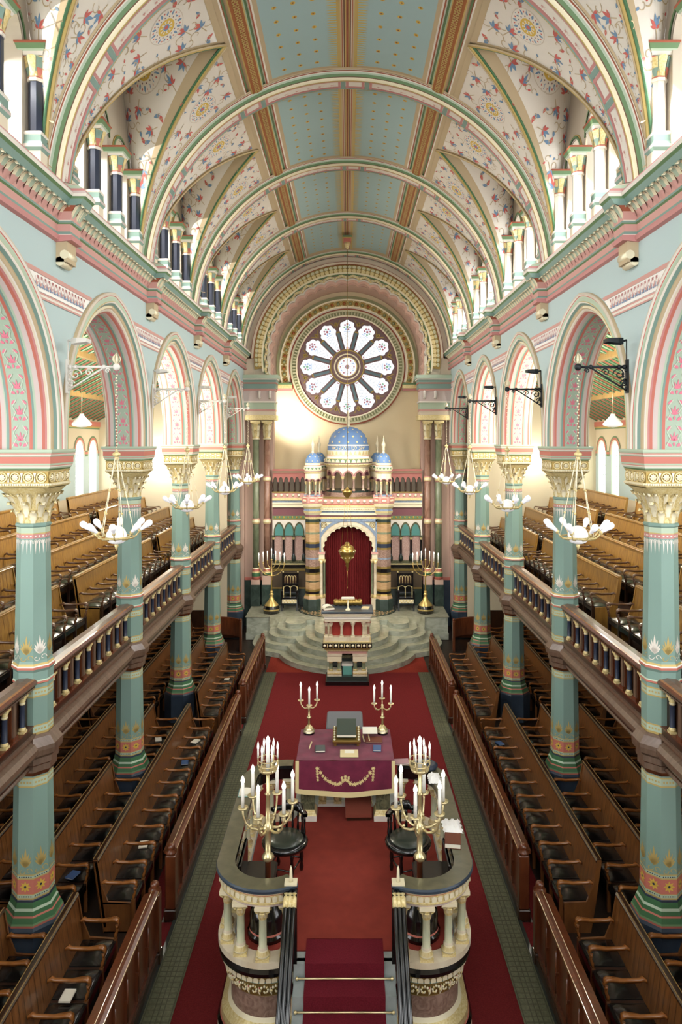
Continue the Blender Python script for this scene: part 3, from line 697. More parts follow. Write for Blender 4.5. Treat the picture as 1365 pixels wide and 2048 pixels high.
# ================================================================ galleries
TOPS = [4.30, 4.66, 5.0, 5.35]; GXB = [5.3, 6.15, 7.0, 7.85]; GZ = [t-1.03 for t in TOPS]
OWX, ENDY = 8.9, 25.4
for sx in (-1, 1):
    X = lambda x: sx*x
    m = M(); m.box(X(4.2), X(5.36), Y0, ENDY, 2.85, GZ[0], 'oak_dark')
    for i in range(1, 4): m.box(X(GXB[i-1]+.06), X(GXB[i]+.06), Y0, ENDY, 2.95, GZ[i], 'oak_dark')
    m.box(X(7.91), X(OWX), Y0, ENDY, 2.95, GZ[3], 'oak_dark')
    m.box(X(4.2), X(5.36), ENDY, Y1, 2.85, GZ[0]-.02, 'cream_wall')
    struct(m.build('floor_gallery_'+side(sx)))
    # outer wall with arched windows, end wall, raking timber ceiling
    m = M(); wins = [yc+d for yc in [c+BAY/2 for c in COLY[:5]] for d in (-.62, .62)]
    m.face([(X(OWX), Y0, 0), (X(OWX), Y1, 0), (X(OWX), Y1, 5.1), (X(OWX), Y0, 5.1)], 'aisle_wall')
    hw, zs, zb = .33, 6.62, 5.1
    ys = sorted(set([Y0, Y1]+[round(w+hw*cos(pi*q/12), 4) for w in wins for q in range(13)]))
    for a, b in zip(ys, ys[1:]):
        mid = (a+b)/2; w = next((w for w in wins if abs(mid-w) < hw), None)
        h = (lambda y: zs+sqrt(max(0, hw*hw-(y-w)**2))) if w is not None else (lambda y: zb)
        if w is None: m.face([(X(OWX), a, zb), (X(OWX), b, zb), (X(OWX), b, 6.5), (X(OWX), a, 6.5)], 'aqua'); h = lambda y: 6.5
        m.face([(X(OWX), a, h(a)), (X(OWX), b, h(b)), (X(OWX), b, 7.8), (X(OWX), a, 7.8)], 'aisle_wall')
        if w is not None: m.face([(X(OWX), a, h(a)), (X(OWX), b, h(b)), (X(OWX+.22), b, h(b)), (X(OWX+.22), a, h(a))], 'sage_pale')
    for w in wins:
        for s_ in (-1, 1):
            m.face([(X(OWX), w+s_*hw, zb), (X(OWX+.22), w+s_*hw, zb), (X(OWX+.22), w+s_*hw, zs), (X(OWX), w+s_*hw, zs)], 'sage_pale')
        m.face([(X(OWX), w-hw, zb), (X(OWX+.22), w-hw, zb), (X(OWX+.22), w+hw, zb), (X(OWX), w+hw, zb)], 'cream')
        for r0, r1, c in ((hw, hw+.04, 'ivory'), (hw+.04, hw+.12, 'coral'), (hw+.12, hw+.17, 'green')):
            m.quadgrid([[(X(OWX-.015), w+r*cos(pi*i/14), zs+r*sin(pi*i/14)) for i in range(15)] for r in (r0, r1)], c, False)
    for z0, z1, c in ((6.42, 6.5, 'green'), (6.5, 6.58, 'coral'), (6.58, 6.62, 'green')):
        e = [Y0]+[q for w in wins for q in (w-hw-.17, w+hw+.17)]+[Y1]
        for a, b in zip(e[::2], e[1::2]):
            if b > a: m.face([(X(OWX-.012), a, z0), (X(OWX-.012), b, z0), (X(OWX-.012), b, z1), (X(OWX-.012), a, z1)], c)
    for z0, z1, c, d in ((7.45, 7.62, 'coral', .06), (7.40, 7.45, 'gold_paint', .04), (7.36, 7.4, 'green', .03)): m.box(X(OWX-d), X(OWX), Y0, ENDY, z0, z1, c)
    struct(m.build('wall_aisle_'+side(sx)))
    m = M(); P = [(4.3, 0), (OWX, 0), (OWX, 7.7), (4.3, 9.9)]
    m.face([(X(x), ENDY, z) for x, z in P], 'aisle_wall'); m.box(X(4.6), X(OWX), ENDY-.03, ENDY, 0, .9, 'oak_dark'); m.box(X(4.02), X(OWX+.3), Y1+.12, Y1+.2, 0, 10.4, 'cream_wall'); struct(m.build('wall_aisle_end_'+side(sx)))
    m = M(); sl = (9.85-7.6)/(OWX-4.56); zc = lambda x: 7.6+sl*(OWX-x)
    m.face([(X(4.5), Y0, zc(4.5)+.12), (X(OWX), Y0, zc(OWX)+.12), (X(OWX), Y1, zc(OWX)+.12), (X(4.5), Y1, zc(4.5)+.12)], 'board_green')
    y = Y0+.2
    while y < ENDY:
        for dy0, dy1, c, d in ((-.05, .05, 'deep_green', .05), (-.07, -.05, 'coral', .08), (.05, .07, 'cream', .08), (.16, .185, 'rust', .11), (.21, .23, 'cream', .115), (.3, .34, 'deep_green', .1)):
            m.face([(X(4.5), y+dy0, zc(4.5)+d), (X(OWX), y+dy0, zc(OWX)+d), (X(OWX), y+dy1, zc(OWX)+d), (X(4.5), y+dy1, zc(4.5)+d)], c)
            for e in (dy0, dy1): m.face([(X(4.5), y+e, zc(4.5)+d), (X(OWX), y+e, zc(OWX)+d), (X(OWX), y+e, zc(OWX)+.12), (X(4.5), y+e, zc(4.5)+.12)], c)
        y += .46
    for x in (6.2, 7.6): m.box(X(x), X(x+.14), Y0, ENDY, zc(x)-.06, zc(x)+.1, 'oak_pale')
    struct(m.build('ceiling_aisle_'+side(sx)))
    for j, w in enumerate(wins):
        g = M(); g.face([(X(OWX+.2), y, z) for y, z in [(w-hw-.01, zb), (w+hw+.01, zb)]+[(w+(hw+.01)*cos(pi*i/14), zs+(hw+.01)*sin(pi*i/14)) for i in range(15)]], 'glass_aisle' if sx < 0 else 'glass_aisle_soft')
        root = shell('window_%d' % n); n += 1; struct(g.build('pane', root))
        g = M()
        for q in (-.11, .11): g.tube([(X(OWX+.18), w+q, zb), (X(OWX+.18), w+q, zs+.28)], .012, 'lead', 4)
        for q in range(4): g.tube([(X(OWX+.18), w-hw, zb+.3+q*.35), (X(OWX+.18), w+hw, zb+.3+q*.35)], .01, 'lead', 4)
        struct(g.build('glazing_bar', root))
# gallery fronts, one per bay
def gallery_front():
    L = BAY-.44
    t = thing('gallery_balustrade', '', 'balustrade', group='gallery balustrades between the columns')
    # local axis: x towards the nave, y along the bay, z up from the floor of the church
    P = [(-.1, 2.68, 'gallery_brown'), (.06, 2.68, 'mahogany'), (.07, 2.71, 'gallery_brown'), (.05, 2.73, 'oak_dark'), (.05, 2.76, 'mahogany'), (.08, 2.79, 'gallery_brown'), (.08, 2.82, 'gallery_brown'), (.15, 2.86, 'gallery_brown'), (.19, 2.92, 'gallery_brown'), (.19, 2.98, 'gallery_brown'), (.15, 3.04, 'gallery_brown'), (.09, 3.07, 'mahogany'), (.09, 3.10, 'gallery_brown'), (.12, 3.11, 'gallery_brown'), (.12, 3.15, 'gallery_brown'), (-.1, 3.16)]
    m = M(); m.sweep(P, [lambda a, b, y=y: (a, y, b) for y in (-L/2-.12, L/2+.12)], caps=True); m.build('fascia', t)
    m = M(); m.box(-.06, .09, -L/2, L/2, 3.15, 3.24, 'oak_dark'); m.box(-.06, .1, -L/2, L/2, 3.24, 3.26, 'mahogany'); m.build('bottom_rail', t)
    m = M(); m.box(-.03, .02, -L/2, L/2, 3.26, 3.76, 'oak_dark'); m.build('back_panel', t)
    H = [(-.09, 3.74, 'mahogany'), (.11, 3.74, 'mahogany'), (.12, 3.77, 'oak_dark'), (.10, 3.785, 'mahogany'), (.14, 3.80, 'gallery_brown'), (.15, 3.83, 'mahogany'), (.12, 3.86, 'oak_arm'), (.09, 3.868, 'gallery_brown'), (.02, 3.885, 'mahogany'), (-.10, 3.87, 'mahogany'), (-.11, 3.80, 'mahogany'), (-.09, 3.74)]
    m = M(); m.sweep(H, [lambda a, b, y=y: (a, y, b) for y in (-L/2, L/2)], caps=True); m.build('handrail', t)
    c = M(); c.box(-.045, .045, -.05, .05, 3.26, 3.29, 'gilt'); c.lathe([(.045, 3.29, 'gilt'), (.05, 3.31, 'gilt'), (.036, 3.335, 'navy'), (.034, 3.62, 'gilt'), (.042, 3.635, 'gilt_white'), (.036, 3.65, 'gilt'), (.055, 3.70, 'gilt'), (.05, 3.71)], 'gilt', (0, 0, 0), 10); c.box(-.055, .055, -.06, .06, 3.71, 3.74, 'gilt')
    p = M(); p.box(-.02, .055, -.06, .06, 3.26, 3.74, 'mahogany'); p.box(.05, .075, -.035, .035, 3.28, 3.72, 'gallery_brown'); p.box(.05, .085, -.07, .07, 3.26, 3.31, 'mahogany')
    N = 8; c0 = p0 = None
    for i in range(N):
        y = -L/2+L*(i+.5)/N
        if c0 is None: c0 = c.build('baluster', t, (.055, y, 0))
        else: put(c0, t, (.055, y, 0))
        if i < N-1:
            if p0 is None: p0 = p.build('pier', t, (0, y+L/N/2, 0))
            else: put(p0, t, (0, y+L/N/2, 0))
    return t
gp = gallery_front(); first = True
for sx in (-1, 1):
    for i in range(5):
        lb = '%s dark wooden gallery balustrade with navy and gold balusters, %s side' % (ORD[i], side(sx))
        loc = (sx*4.2, (COLY[i]+COLY[i+1])/2, 0); rz = pi if sx > 0 else 0
        if first: gp.location = loc; gp.rotation_euler = (0, 0, rz); gp['label'] = lb; first = False
        else: dup(gp, loc, rz, lb)

# ================================================================ pews
def pew_parts(w, arm, dark):
    """prototype pieces; local x points to the front of the seat, y along the row"""
    back = lambda L: None
    a = M()
    a.sweep([(-.022, .0), (.022, .0), (.022, .035), (-.022, .035), (-.022, .0)], [lambda p, q, c=c: (c[0], p*c[2], c[1]+q) for c in ((-.0, .66, 1), (.04, .685, 1.3), (.08, .665, .9), (.28, .66, .9), (.40, .675, 1.25), (.46, .68, 1.5), (.50, .655, 1.5), (.505, .61, 1.4), (.49, .58, 1.2), (.47, .585, 1))], arm, True)
    a.tube([(.47, 0, .62), (.475, 0, .55), (.455, 0, .5), (.45, 0, .44)], [.022, .018, .024, .018], arm, 6)
    a.box(.425, .475, -.022, .022, 0, .45, dark)
    return a
ARMS = {}
CUSH = {}
def pew(L, label, loc, sx, kind, group):
    """kind 0: ground floor, 1: gallery"""
    w = ('oak', 'oak_light')[kind]
    t = thing('pew', label, 'pew', loc, 0 if sx < 0 else pi, group)
    m = M()
    bx = lambda z: -.0-.085*(z-.42)/.6
    P = [(bx(.06)-.0, .06), (bx(.06)+.02, .06), (bx(.42)+.02, .42), (bx(1.0)+.02, 1.0), (bx(1.0)-.015, 1.0), (bx(.42)-.015, .42), (bx(.06)-.015, .06)]
    m.sweep([(a, b, w if i in (2,) else w) for i, (a, b) in enumerate(P)], [lambda a, b, y=y: (a, y, b) for y in (-L/2, L/2)], w, caps=True)
    n = int(L/.13)
    for i in range(1, n):   # board joints
        y = -L/2+L*i/n
        m.face([(bx(.5)+.0215, y-.004, .5), (bx(.5)+.0215, y+.004, .5), (bx(.98)+.0215, y+.004, .98), (bx(.98)+.0215, y-.004, .98)], 'oak_dark' if kind == 0 else 'oak')
    m.build('backrest', t)
    m = M(); z = 1.0; b = bx(z)
    m.sweep([(b-.035, z-.02), (b+.04, z-.02), (b+.045, z+.01), (b+.02, z+.035), (b-.02, z+.035), (b-.04, z+.01), (b-.035, z-.02)], [lambda a, q, y=y: (a, y, q) for y in (-L/2-.01, L/2+.01)], 'oak_dark' if kind == 0 else w, caps=True)
    for e in (-.036, .03): m.box(b+e, b+e+.006, -L/2, L/2, z+.028, z+.037, 'oak_pale')
    m.build('top_rail', t)
    m = M(); m.box(.0, .46, -L/2, L/2, .38, .42, 'oak_dark', .008); m.box(.44, .47, -L/2, L/2, .34, .425, 'ebony'); m.build('seat', t)
    N = max(1, round(L/.5)); p = L/N
    key = (kind, round(p, 2))
    if key not in CUSH:
        c = M(); rows = []
        for i in range(7):
            u = -1+i/3; rows.append([(.235+.2*u, v*(p/2-.035), .42+.05*(1-abs(u)**4)*(1-abs(v)**4)+.012) for v in (-1, -.8, -.4, 0, .4, .8, 1)])
        c.quadgrid(rows, 'leather', True); c.box(.03, .44, -p/2+.03, p/2-.03, .42, .435, 'leather')
        CUSH[key] = c.build('cushion', t, (0, -L/2+p/2, 0)); a0 = 1
    else: a0 = 0
    for i in range(a0, N): put(CUSH[key], t, (0, -L/2+p*(i+.5), 0))
    if kind not in ARMS:
        ARMS[kind] = pew_parts(w, 'oak_arm' if kind == 0 else 'arm_dark', 'oak' if kind == 0 else 'oak_dark').build('arm_rest', t, (0, -L/2+.02, 0)); a0 = 1
    else: a0 = 0
    for i in range(a0, N+1): put(ARMS[kind], t, (0, -L/2+.02+(L-.04)*i/N, 0))
    for s_ in (-1, 1):
        m = M(); y = s_*(L/2+.015)
        m.sweep([(-.02, 0), (.02, 0)], [], w) if 0 else None
        poly = [(bx(.0)-.02, 0), (.42, 0), (.42, .42), (.1, .44), (bx(.7)+.05, .66), (bx(1.0)+.03, 1.02), (bx(1.0)-.03, 1.02), (bx(.42)-.03, .42)]
        m.slab(poly, lambda u, v, h: (u, y-.015+h, v), .03, w); m.build('end_panel', t)
    return t
ROWN = ['front', 'second', 'third', 'back']
GROUND = [(3.5, [(6.2, 9.35), (10.1, 16.05), (16.85, 20.9)]), (4.33, [(6.2, 9.05), (9.98, 13.2), (14.2, 16.05), (18.4, 21.6)]), (5.2, [(6.2, 9.35), (10.1, 16.05), (16.85, 23.8)]), (6.1, [(6.2, 9.35), (10.1, 16.05), (16.85, 24.0)])]
SEGN = {3: ['nearest', 'middle', 'farthest'], 4: ['nearest', 'second nearest', 'third nearest', 'farthest']}
for sx in (-1, 1):
    for r, (x, segs) in enumerate(GROUND):
        for q, (a, b) in enumerate(segs):
            pew(b-a, '%s oak pew with black seats in the %s ground floor row, %s side' % (SEGN[len(segs)][q], ROWN[r], side(sx)), (sx*x, (a+b)/2, 0), sx, 0, 'ground floor pews')
    for r in range(4):
        segs = [(7.2, 13.15), (14.0, 19.35), (20.1, 24.7)]
        for q, (a, b) in enumerate(segs):
            pew(b-a, '%s light oak pew in the %s row of the %s gallery' % (SEGN[3][q], ROWN[r], side(sx)), (sx*GXB[r], (a+b)/2, GZ[r]), sx, 1, 'gallery pews')
# ---- pew fronts along the nave
def pew_front(L, label, loc, sx):
    t = thing('pew_barrier', label, 'barrier', loc, 0 if sx < 0 else pi, 'panelled pew fronts along the nave')
    m = M(); m.box(-.03, .02, -L/2, L/2, .12, .93, 'mahogany'); m.build('panel', t)
    m = M(); m.box(-.06, .07, -L/2, L/2, 0, .14, 'oak_dark'); m.box(-.05, .055, -L/2, L/2, .14, .2, 'mahogany'); m.build('plinth', t)
    m = M(); m.sweep([(-.12, .90), (.04, .93), (.07, .95), (.07, .98), (.03, 1.0), (-.02, .99), (-.13, .94), (-.12, .90)], [lambda a, b, y=y: (a, y, b) for y in (-L/2, L/2)], 'mahogany', caps=True); m.box(.066, .074, -L/2, L/2, .965, .985, 'oak_pale'); m.box(-.02, -.012, -L/2, L/2, .985, .997, 'oak_pale'); m.build('ledge', t)
    n = max(2, int(L/.42)); k = M(); k.box(.018, .05, -.018, .018, .2, .86, 'mahogany'); k.tube([(.05, 0, .3), (.05, 0, .8)], [.014, .014], 'mahogany', 6); k.box(.018, .058, -.028, .028, .52, .56, 'mahogany')
    k0 = k.build('mullion', t, (0, -L/2+L/n, 0))
    for i in range(2, n): put(k0, t, (0, -L/2+L*i/n, 0))
    for s_ in (-1, 1):
        m = M(); m.box(-.09, .09, -.085, .085, 0, .16, 'oak_dark', .012); m.box(-.075, .075, -.07, .07, .16, .94, 'mahogany', .015); m.lathe([(.06, .94), (.085, .96), (.085, .98), (.05, 1.0), (.06, 1.03), (.055, 1.06), (.03, 1.085), (0, 1.09)], 'mahogany', (0, 0, 0), 12)
        m.build('end_post', t, (0, s_*(L/2+.06), 0))
    return t
for sx in (-1, 1):
    for q, (a, b) in enumerate(((5.6, 9.45), (10.45, 16.7), (17.6, 21.6))):
        pew_front(b-a, '%s mahogany panelled pew front beside the %s aisle carpet' % (SEGN[3][q], side(sx)), (sx*2.58, (a+b)/2, 0), sx)
    # curved end pew by the marble steps
# ---- carpets and gratings
m = M(); m.box(-2.12, 2.12, 3, 21.3, 0, .012, 'carpet_red'); tag(m.build('carpet'), 'wide dark red carpet covering the middle of the nave floor', 'carpet')
m = M(); m.box(-2.45, 2.45, 21.3, 24.9, 0, .012, 'carpet_brick'); tag(m.build('carpet'), 'brick red carpet around the curved marble steps', 'carpet')
for sx in (-1, 1):
    m = M(); x0, x1 = sorted((sx*2.7, sx*3.0)); m.box(x0, x1, 3, 24.5, 0, .01, 'carpet_red')
    for a, b in ((9.62, 10.28), (16.85, 17.42)): m.box(sx*2.5, sx*2.7, a, b, 0, .01, 'carpet_red')
    tag(m.build('carpet'), 'narrow red carpet strip between the pew front and front pew row, %s side' % side(sx), 'carpet')
    t = thing('floor_grating', 'olive green iron heating grating along the %s edge of the red carpet' % side(sx), 'grating', (sx*2.3, 12.2, 0), 0, 'floor gratings')
    m = M(); m.box(-.18, .18, -9.1, 9.1, 0, .02, 'grate_green'); m.build('plate', t)
    m = M()
    for e in (-.16, -.06, .0, .06, .16): m.box(e-.006, e+.006, -9.1, 9.1, .02, .024, 'grate_dark')
    y = -9.1
    while y < 9.1: m.box(-.15, .15, y, y+.01, .02, .022, 'grate_dark'); y += .09
    m.build('slot', t)
    m = M(); a, b = sorted((sx*2.48, sx*2.53)); m.box(a, b, 3, 21.3, 0, .03, 'slate'); struct(m.build('trim_%d' % (10 if sx < 0 else 11)))
# ================================================================ east wall, chancel arch, rose window
EY = 26.7; BY = 28.4; ZC = 10.05
JW, RI = 2.78, 2.84
m = M()
def arcpts(r, n=60, a0=-.24): return [(r*cos(a0+(pi-2*a0)*i/n), ZC+r*sin(a0+(pi-2*a0)*i/n)) for i in range(n+1)]
SP = 9.38
# wall face around the arch
o = arcpts(3.62, 60, 0)
for (x0, z0), (x1, z1) in zip(o, o[1:]):
    m.face([(x0, EY, z0), (x1, EY, z1), (x1*1.3, EY, 14.3 if abs(x1) < 3 else ZC+(z1-ZC)*1.3), (x0*1.3, EY, 14.3 if abs(x0) < 3 else ZC+(z0-ZC)*1.3)], 'cream')
for s in (-1, 1):
    a, b = sorted((s*2.78, s*4.0)); m.box(a, b, EY, EY+.5, 0, SP+.02, 'drop_pink')
    a, b = sorted((s*3.5, s*4.3)); m.box(a, b, EY, EY+.5, SP, ZC+.2, 'cream')
    a, b = sorted((s*2.95, s*3.15)); m.box(a, b, EY+.5, BY, 0, 9.6, 'cream_wall')
    a, b = sorted((s*2.9, s*3.6)); m.box(a, b, EY+.02, EY+.5, SP, ZC+.1, 'cream')
    a, b = sorted((s*3.86, s*4.6)); m.box(a, b, 26.56, EY, 0, 6.87, 'drop_pink'); m.box(a, b, 26.29, EY, 6.88, 10.4, 'cream'); m.box(a, b, 26.25, EY, 10.4, 14, 'cream')
    # dado
    a, b = sorted((s*2.78, s*4.0)); m.box(a, b, EY-.02, EY, 0, 1.72, 'green_marble_dark' if s < 0 else 'blue_marble_dark'); m.box(a, b, EY-.03, EY, 1.72, 1.82, 'coral')
struct(m.build('wall_east'))
m = M()
def ring(r0, r1, y0, y1, c, a0=0, n=72, face=True, scal=0, amp=.05):
    """annular band on the chancel arch: front face at y0 between radii, soffit at r0 back to y1"""
    A = [a0+(pi-2*a0)*i/n for i in range(n+1)]
    f = (lambda t: amp*abs(sin((t-a0)/(pi-2*a0)*pi*scal))) if scal else (lambda t: 0)
    P = lambda r, t, y: ((r+f(t))*cos(t), y, ZC+(r+f(t))*sin(t))
    m.quadgrid([[P(r, t, y) for t in A] for r, y in ((r0, y1), (r0, y0), (r1, y0), (r1, y1))], c, False)
ring(3.50, 3.62, EY-.10, EY, 'rust'); ring(3.52, 3.60, EY-.12, EY, 'cream')
ring(3.22, 3.50, EY-.06, EY, 'gilt_dark', -.12)
ring(3.16, 3.22, EY-.10, EY, 'gilt_white', -.16); ring(3.12, 3.16, EY-.05, EY+.3, 'green', -.18)
ring(3.02, 3.12, EY-.0, EY+.4, 'tan', -.2)
ring(2.96, 3.05, EY-.06, EY+.3, 'gilt', -.22, 264, scal=24, amp=.09)
ring(2.90, 2.96, EY+.0, EY+.4, 'ivory', -.22, 264, scal=24, amp=.09)
ring(2.80, 2.90, EY+.12, EY+.5, 'scallop_pink', -.24, 264, scal=24, amp=.1)
ring(2.86, 2.96, EY+.5, BY, 'drop_pink', -.24)
for i in range(64):   # leaves of the outer band, beads of the scalloped roll
    t = -.1+(pi+.2)*(i+.5)/64
    c, s = cos(t), sin(t)
    for k, (rr, l, cc) in enumerate(((3.29, .16, 'gilt'), (3.42, .1, 'olive_pale'))):
        q = [(-.06, -l/2), (.06, -l/2), (.075, l*.2), (0, l/2), (-.075, l*.2)]
        m.slab(q, lambda u, v, h: (c*(rr+v)-s*u, EY-.06-h, ZC+s*(rr+v)+c*u), .03, cc)
for i in range(96):
    t = -.2+(pi+.4)*(i+.5)/96; rr = 3.0+.09*abs(sin((t+.22)/(pi+.44)*pi*24))
    m.ball((rr*cos(t), EY-.07, ZC+rr*sin(t)), .035, 'gilt_white', 6, 4)
struct(m.build('trim_12'))
# back wall
m = M(); RZ = 9.9
m.face([(-3.1, BY, 0), (3.1, BY, 0), (3.1, BY, 13.4), (-3.1, BY, 13.4)], 'cream_wall')
struct(m.build('wall_chancel'))
root = shell('window_1'); m = M()
def disc(r0, r1, y0, y1, c, n=72, a0=0, a1=2*pi, mm=None, z=RZ):
    full = abs(a1-a0-2*pi) < 1e-6; A = [a0+(a1-a0)*i/n for i in range(n if full else n+1)]
    mm.quadgrid([[(r*cos(t), y, z+r*sin(t)) for t in A] for r, y in ((r0, y1), (r0, y0), (r1, y0), (r1, y1))], c, False, full)
m2 = M()
A0 = -.26
for r0, r1, d, c in ((2.70, 2.82, .10, 'olive'), (2.64, 2.70, .14, 'gilt_white'), (2.42, 2.64, .08, 'gilt_dark'), (2.37, 2.42, .13, 'gilt_white'), (2.33, 2.37, .09, 'ivory')): disc(r0, r1, BY-d, BY, c, 72, A0, pi-A0, m2)
for i in range(38):
    t = A0+(pi-2*A0)*(i+.5)/38; m2.ball((2.53*cos(t), BY-.08, RZ+2.53*sin(t)), .07, 'orange_paint' if i % 2 else 'olive', 8, 5)
    for q in (2.45, 2.61): m2.ball((q*cos(t+.045), BY-.08, RZ+q*sin(t+.045)), .03, 'gilt_white', 6, 4)
struct(m2.build('window_arch_band', root))
for s in (-1, 1):
    m2 = M(); a, b = sorted((s*2.2, s*2.9)); m2.box(a, b, BY-.2, BY, 9.18, 9.25, 'green'); m2.box(a, b, BY-.16, BY, 9.04, 9.18, 'gilt'); m2.box(a, b, BY-.12, BY, 8.94, 9.04, 'pink'); struct(m2.build('window_corbel', root))
m = M()
for r0, r1, d, c in ((2.27, 2.33, .08, 'rust'), (2.2, 2.27, .12, 'olive_pale'), (2.05, 2.2, .09, 'olive'), (1.99, 2.05, .13, 'gilt_white'), (1.95, 1.99, .1, 'plum')): disc(r0, r1, BY-d, BY, c, 96, mm=m)
for i in range(110):
    t = 2*pi*i/110; c, s = cos(t), sin(t)
    m.slab([(-.022, -.06), (.022, -.06), (.022, .06), (-.022, .06)], lambda u, v, h: (c*(2.125+v)-s*u, BY-.09-h, RZ+s*(2.125+v)+c*u), .03, 'olive_pale')
struct(m.build('window_ring', root))
# tracery: the plum disc with twelve petal lights cut through it
def petal(i):
    t = pi/2+2*pi*i/12
    w = lambda r: .075+(r-.68)*.27
    P = [(.7, -w(.7)+.01), (.7, w(.7)-.01)]
    up = [(r, w(r)) for r in (.9, 1.15, 1.4)]
    lob = []
    for a0, cx, cy in ((1.9, 1.52, .2), (.95, 1.68, .13), (0, 1.74, 0)):
        pass
    arc = lambda cx, cy, r, a, b, k=5: [(cx+r*cos(a+(b-a)*q/k), cy+r*sin(a+(b-a)*q/k)) for q in range(k+1)]
    lob = arc(1.5, .19, .1, pi*.75, pi*.12)+arc(1.67, .14, .1, pi*.6, .1)+arc(1.76, 0, .11, .9, -.9)
    half = up[:-1]+[(1.36, .25)]+arc(1.5, .23, .105, pi*.75, pi*.12)+arc(1.68, .17, .11, pi*.5, pi*.02)+arc(1.775, 0, .105, 1.0, 0, 3)
    pts = half+[(x, -y) for x, y in half[-2::-1]]
    pts = [(.7, w(.7)-.01)]+pts+[(.7, -w(.7)+.01)]
    c, s = cos(t), sin(t)
    return [(c*x-s*y, RZ+s*x+c*y) for x, y in pts]
m = M()
import bmesh as _b
bm = _b.new()
def loop(pts, y):
    vs = [bm.verts.new((x, y, z)) for x, z in pts]; return [bm.edges.new((vs[i], vs[(i+1) % len(vs)])) for i in range(len(vs))]
E = loop([(1.96*cos(2*pi*i/96), RZ+1.96*sin(2*pi*i/96)) for i in range(96)], BY-.06)
for i in range(12): E += loop(petal(i), BY-.06)
E += loop([(.36*cos(2*pi*i/32), RZ+.36*sin(2*pi*i/32)) for i in range(32)], BY-.06)
_b.ops.triangle_fill(bm, use_beauty=True, use_dissolve=False, edges=E)
me = bpy.data.meshes.new('window_tracery'); bm.to_mesh(me); bm.free(); me.materials.append(MATS['plum_grey'])
ob = bpy.data.objects.new('window_tracery', me); COL.objects.link(ob); ob.parent = root; struct(ob)
md = ob.modifiers.new('thick', 'SOLIDIFY'); md.thickness = .06; md.offset = 0
m = M()
for i in range(12):
    t = pi/2+2*pi*(i+.5)/12; c, s = cos(t), sin(t); fn = lambda u, v, h: (c*v-s*u, BY-.09-h, RZ+s*v+c*u)
    m.slab([(-.045, .74), (.045, .74), (.05, 1.3), (.075, 1.38), (-.075, 1.38), (-.05, 1.3)], fn, .03, 'teal_grey')
    m.slab([(-.075, 1.38), (.075, 1.38), (.06, 1.44), (-.06, 1.44)], fn, .05, 'gilt_dark')
    for f in (-1, 1): paint(m, stroke([(0, 1.62), (f*.12, 1.78), (f*.2, 1.86)], .03, 'gilt_dark')+[('gilt_dark', leaf(.16, .04, pi/2, f*.02, 1.68))], fn, .012)
for r0, r1, d, c in ((.64, .69, .1, 'gilt_dark'), (.55, .64, .08, 'teal_grey'), (.48, .53, .1, 'gilt_white'), (.4, .48, .08, 'plum'), (.36, .4, .11, 'gilt')): disc(r0, r1, BY-d, BY-.05, c, 48, mm=m)
struct(m.build('window_spokes', root))
mat_gl = [('glass_rose', 'e8eaec', .66, 'f0f3f8'), ('glass_red', 'b04a50', .28, 'd85a62'), ('glass_green', '6f9a70', .4, '7cc088'), ('glass_blue', '7c94b8', .5, '9ab8e0'), ('glass_pale', 'a8b0b6', .26, 'c4ccd4')]
for nm, c, e, ec in mat_gl: mat(nm, '54585c', .3, emit=e, ecol=ec)
for nm in ('glass_red', 'glass_green', 'glass_blue', 'glass_pale'): MATS[nm].cycles.emission_sampling = 'NONE'
random.seed(3)
for i in range(13):
    g = M()
    if i < 12:
        g.face([(x, BY-.04, z) for x, z in petal(i)], 'glass_rose')
        t = pi/2+2*pi*i/12; c, s = cos(t), sin(t); fn = lambda u, v, h: (c*v-s*u, BY-.045-h, RZ+s*v+c*u)
        col = ['glass_red', 'glass_red', 'glass_green', 'glass_blue']
        for q in range(7):
            a = 2*pi*q/7; r = .115
            u, v = r*sin(a), 1.6+r*cos(a)
            paint(g, [(random.choice(col), pp) for _, pp in [(0, ring_poly(.042, 6, u, v))]], fn, .002)
            paint(g, stroke([(u, v), (0, 1.6)], .012, 'glass_blue'), fn, .004)
        paint(g, [('glass_red' if i % 3 else 'glass_green', ring_poly(.05, 8, 0, 1.6))], fn, .006)
        for v in (.85, 1.0, 1.15, 1.3):
            w = .04+(v-.68)*.17; paint(g, stroke([(-w, v), (0, v+.07), (w, v)], .009, 'glass_pale')+stroke([(-w, v), (0, v-.07), (w, v)], .009, 'glass_pale'), fn, .002)
        paint(g, [('glass_red', ring_poly(.025, 6, f*.03, .75)) for f in (-1, 0, 1)]+stroke([(-.14, 1.42), (.14, 1.42)], .02, 'glass_blue'), fn, .002)
    else:
        g.face([(.37*cos(2*pi*k/32), BY-.04, RZ+.37*sin(2*pi*k/32)) for k in range(32)], 'glass_rose')
        fn = lambda u, v, h: (u, BY-.045-h, RZ+v)
        for q in range(12):
            a = 2*pi*q/12; paint(g, [(('glass_red', 'glass_blue')[q % 2], ring_poly(.035, 6, .27*cos(a), .27*sin(a)))], fn, .002); paint(g, stroke([(.1*cos(a), .1*sin(a)), (.33*cos(a+.26), .33*sin(a+.26))], .01, 'glass_pale'), fn, .002)
        paint(g, [('glass_red', ring_poly(.09, 10)), ('glass_pale', ring_poly(.06, 8)), ('plum', ring_poly(.03, 6))], fn, .004)
    struct(g.build('pane', root))
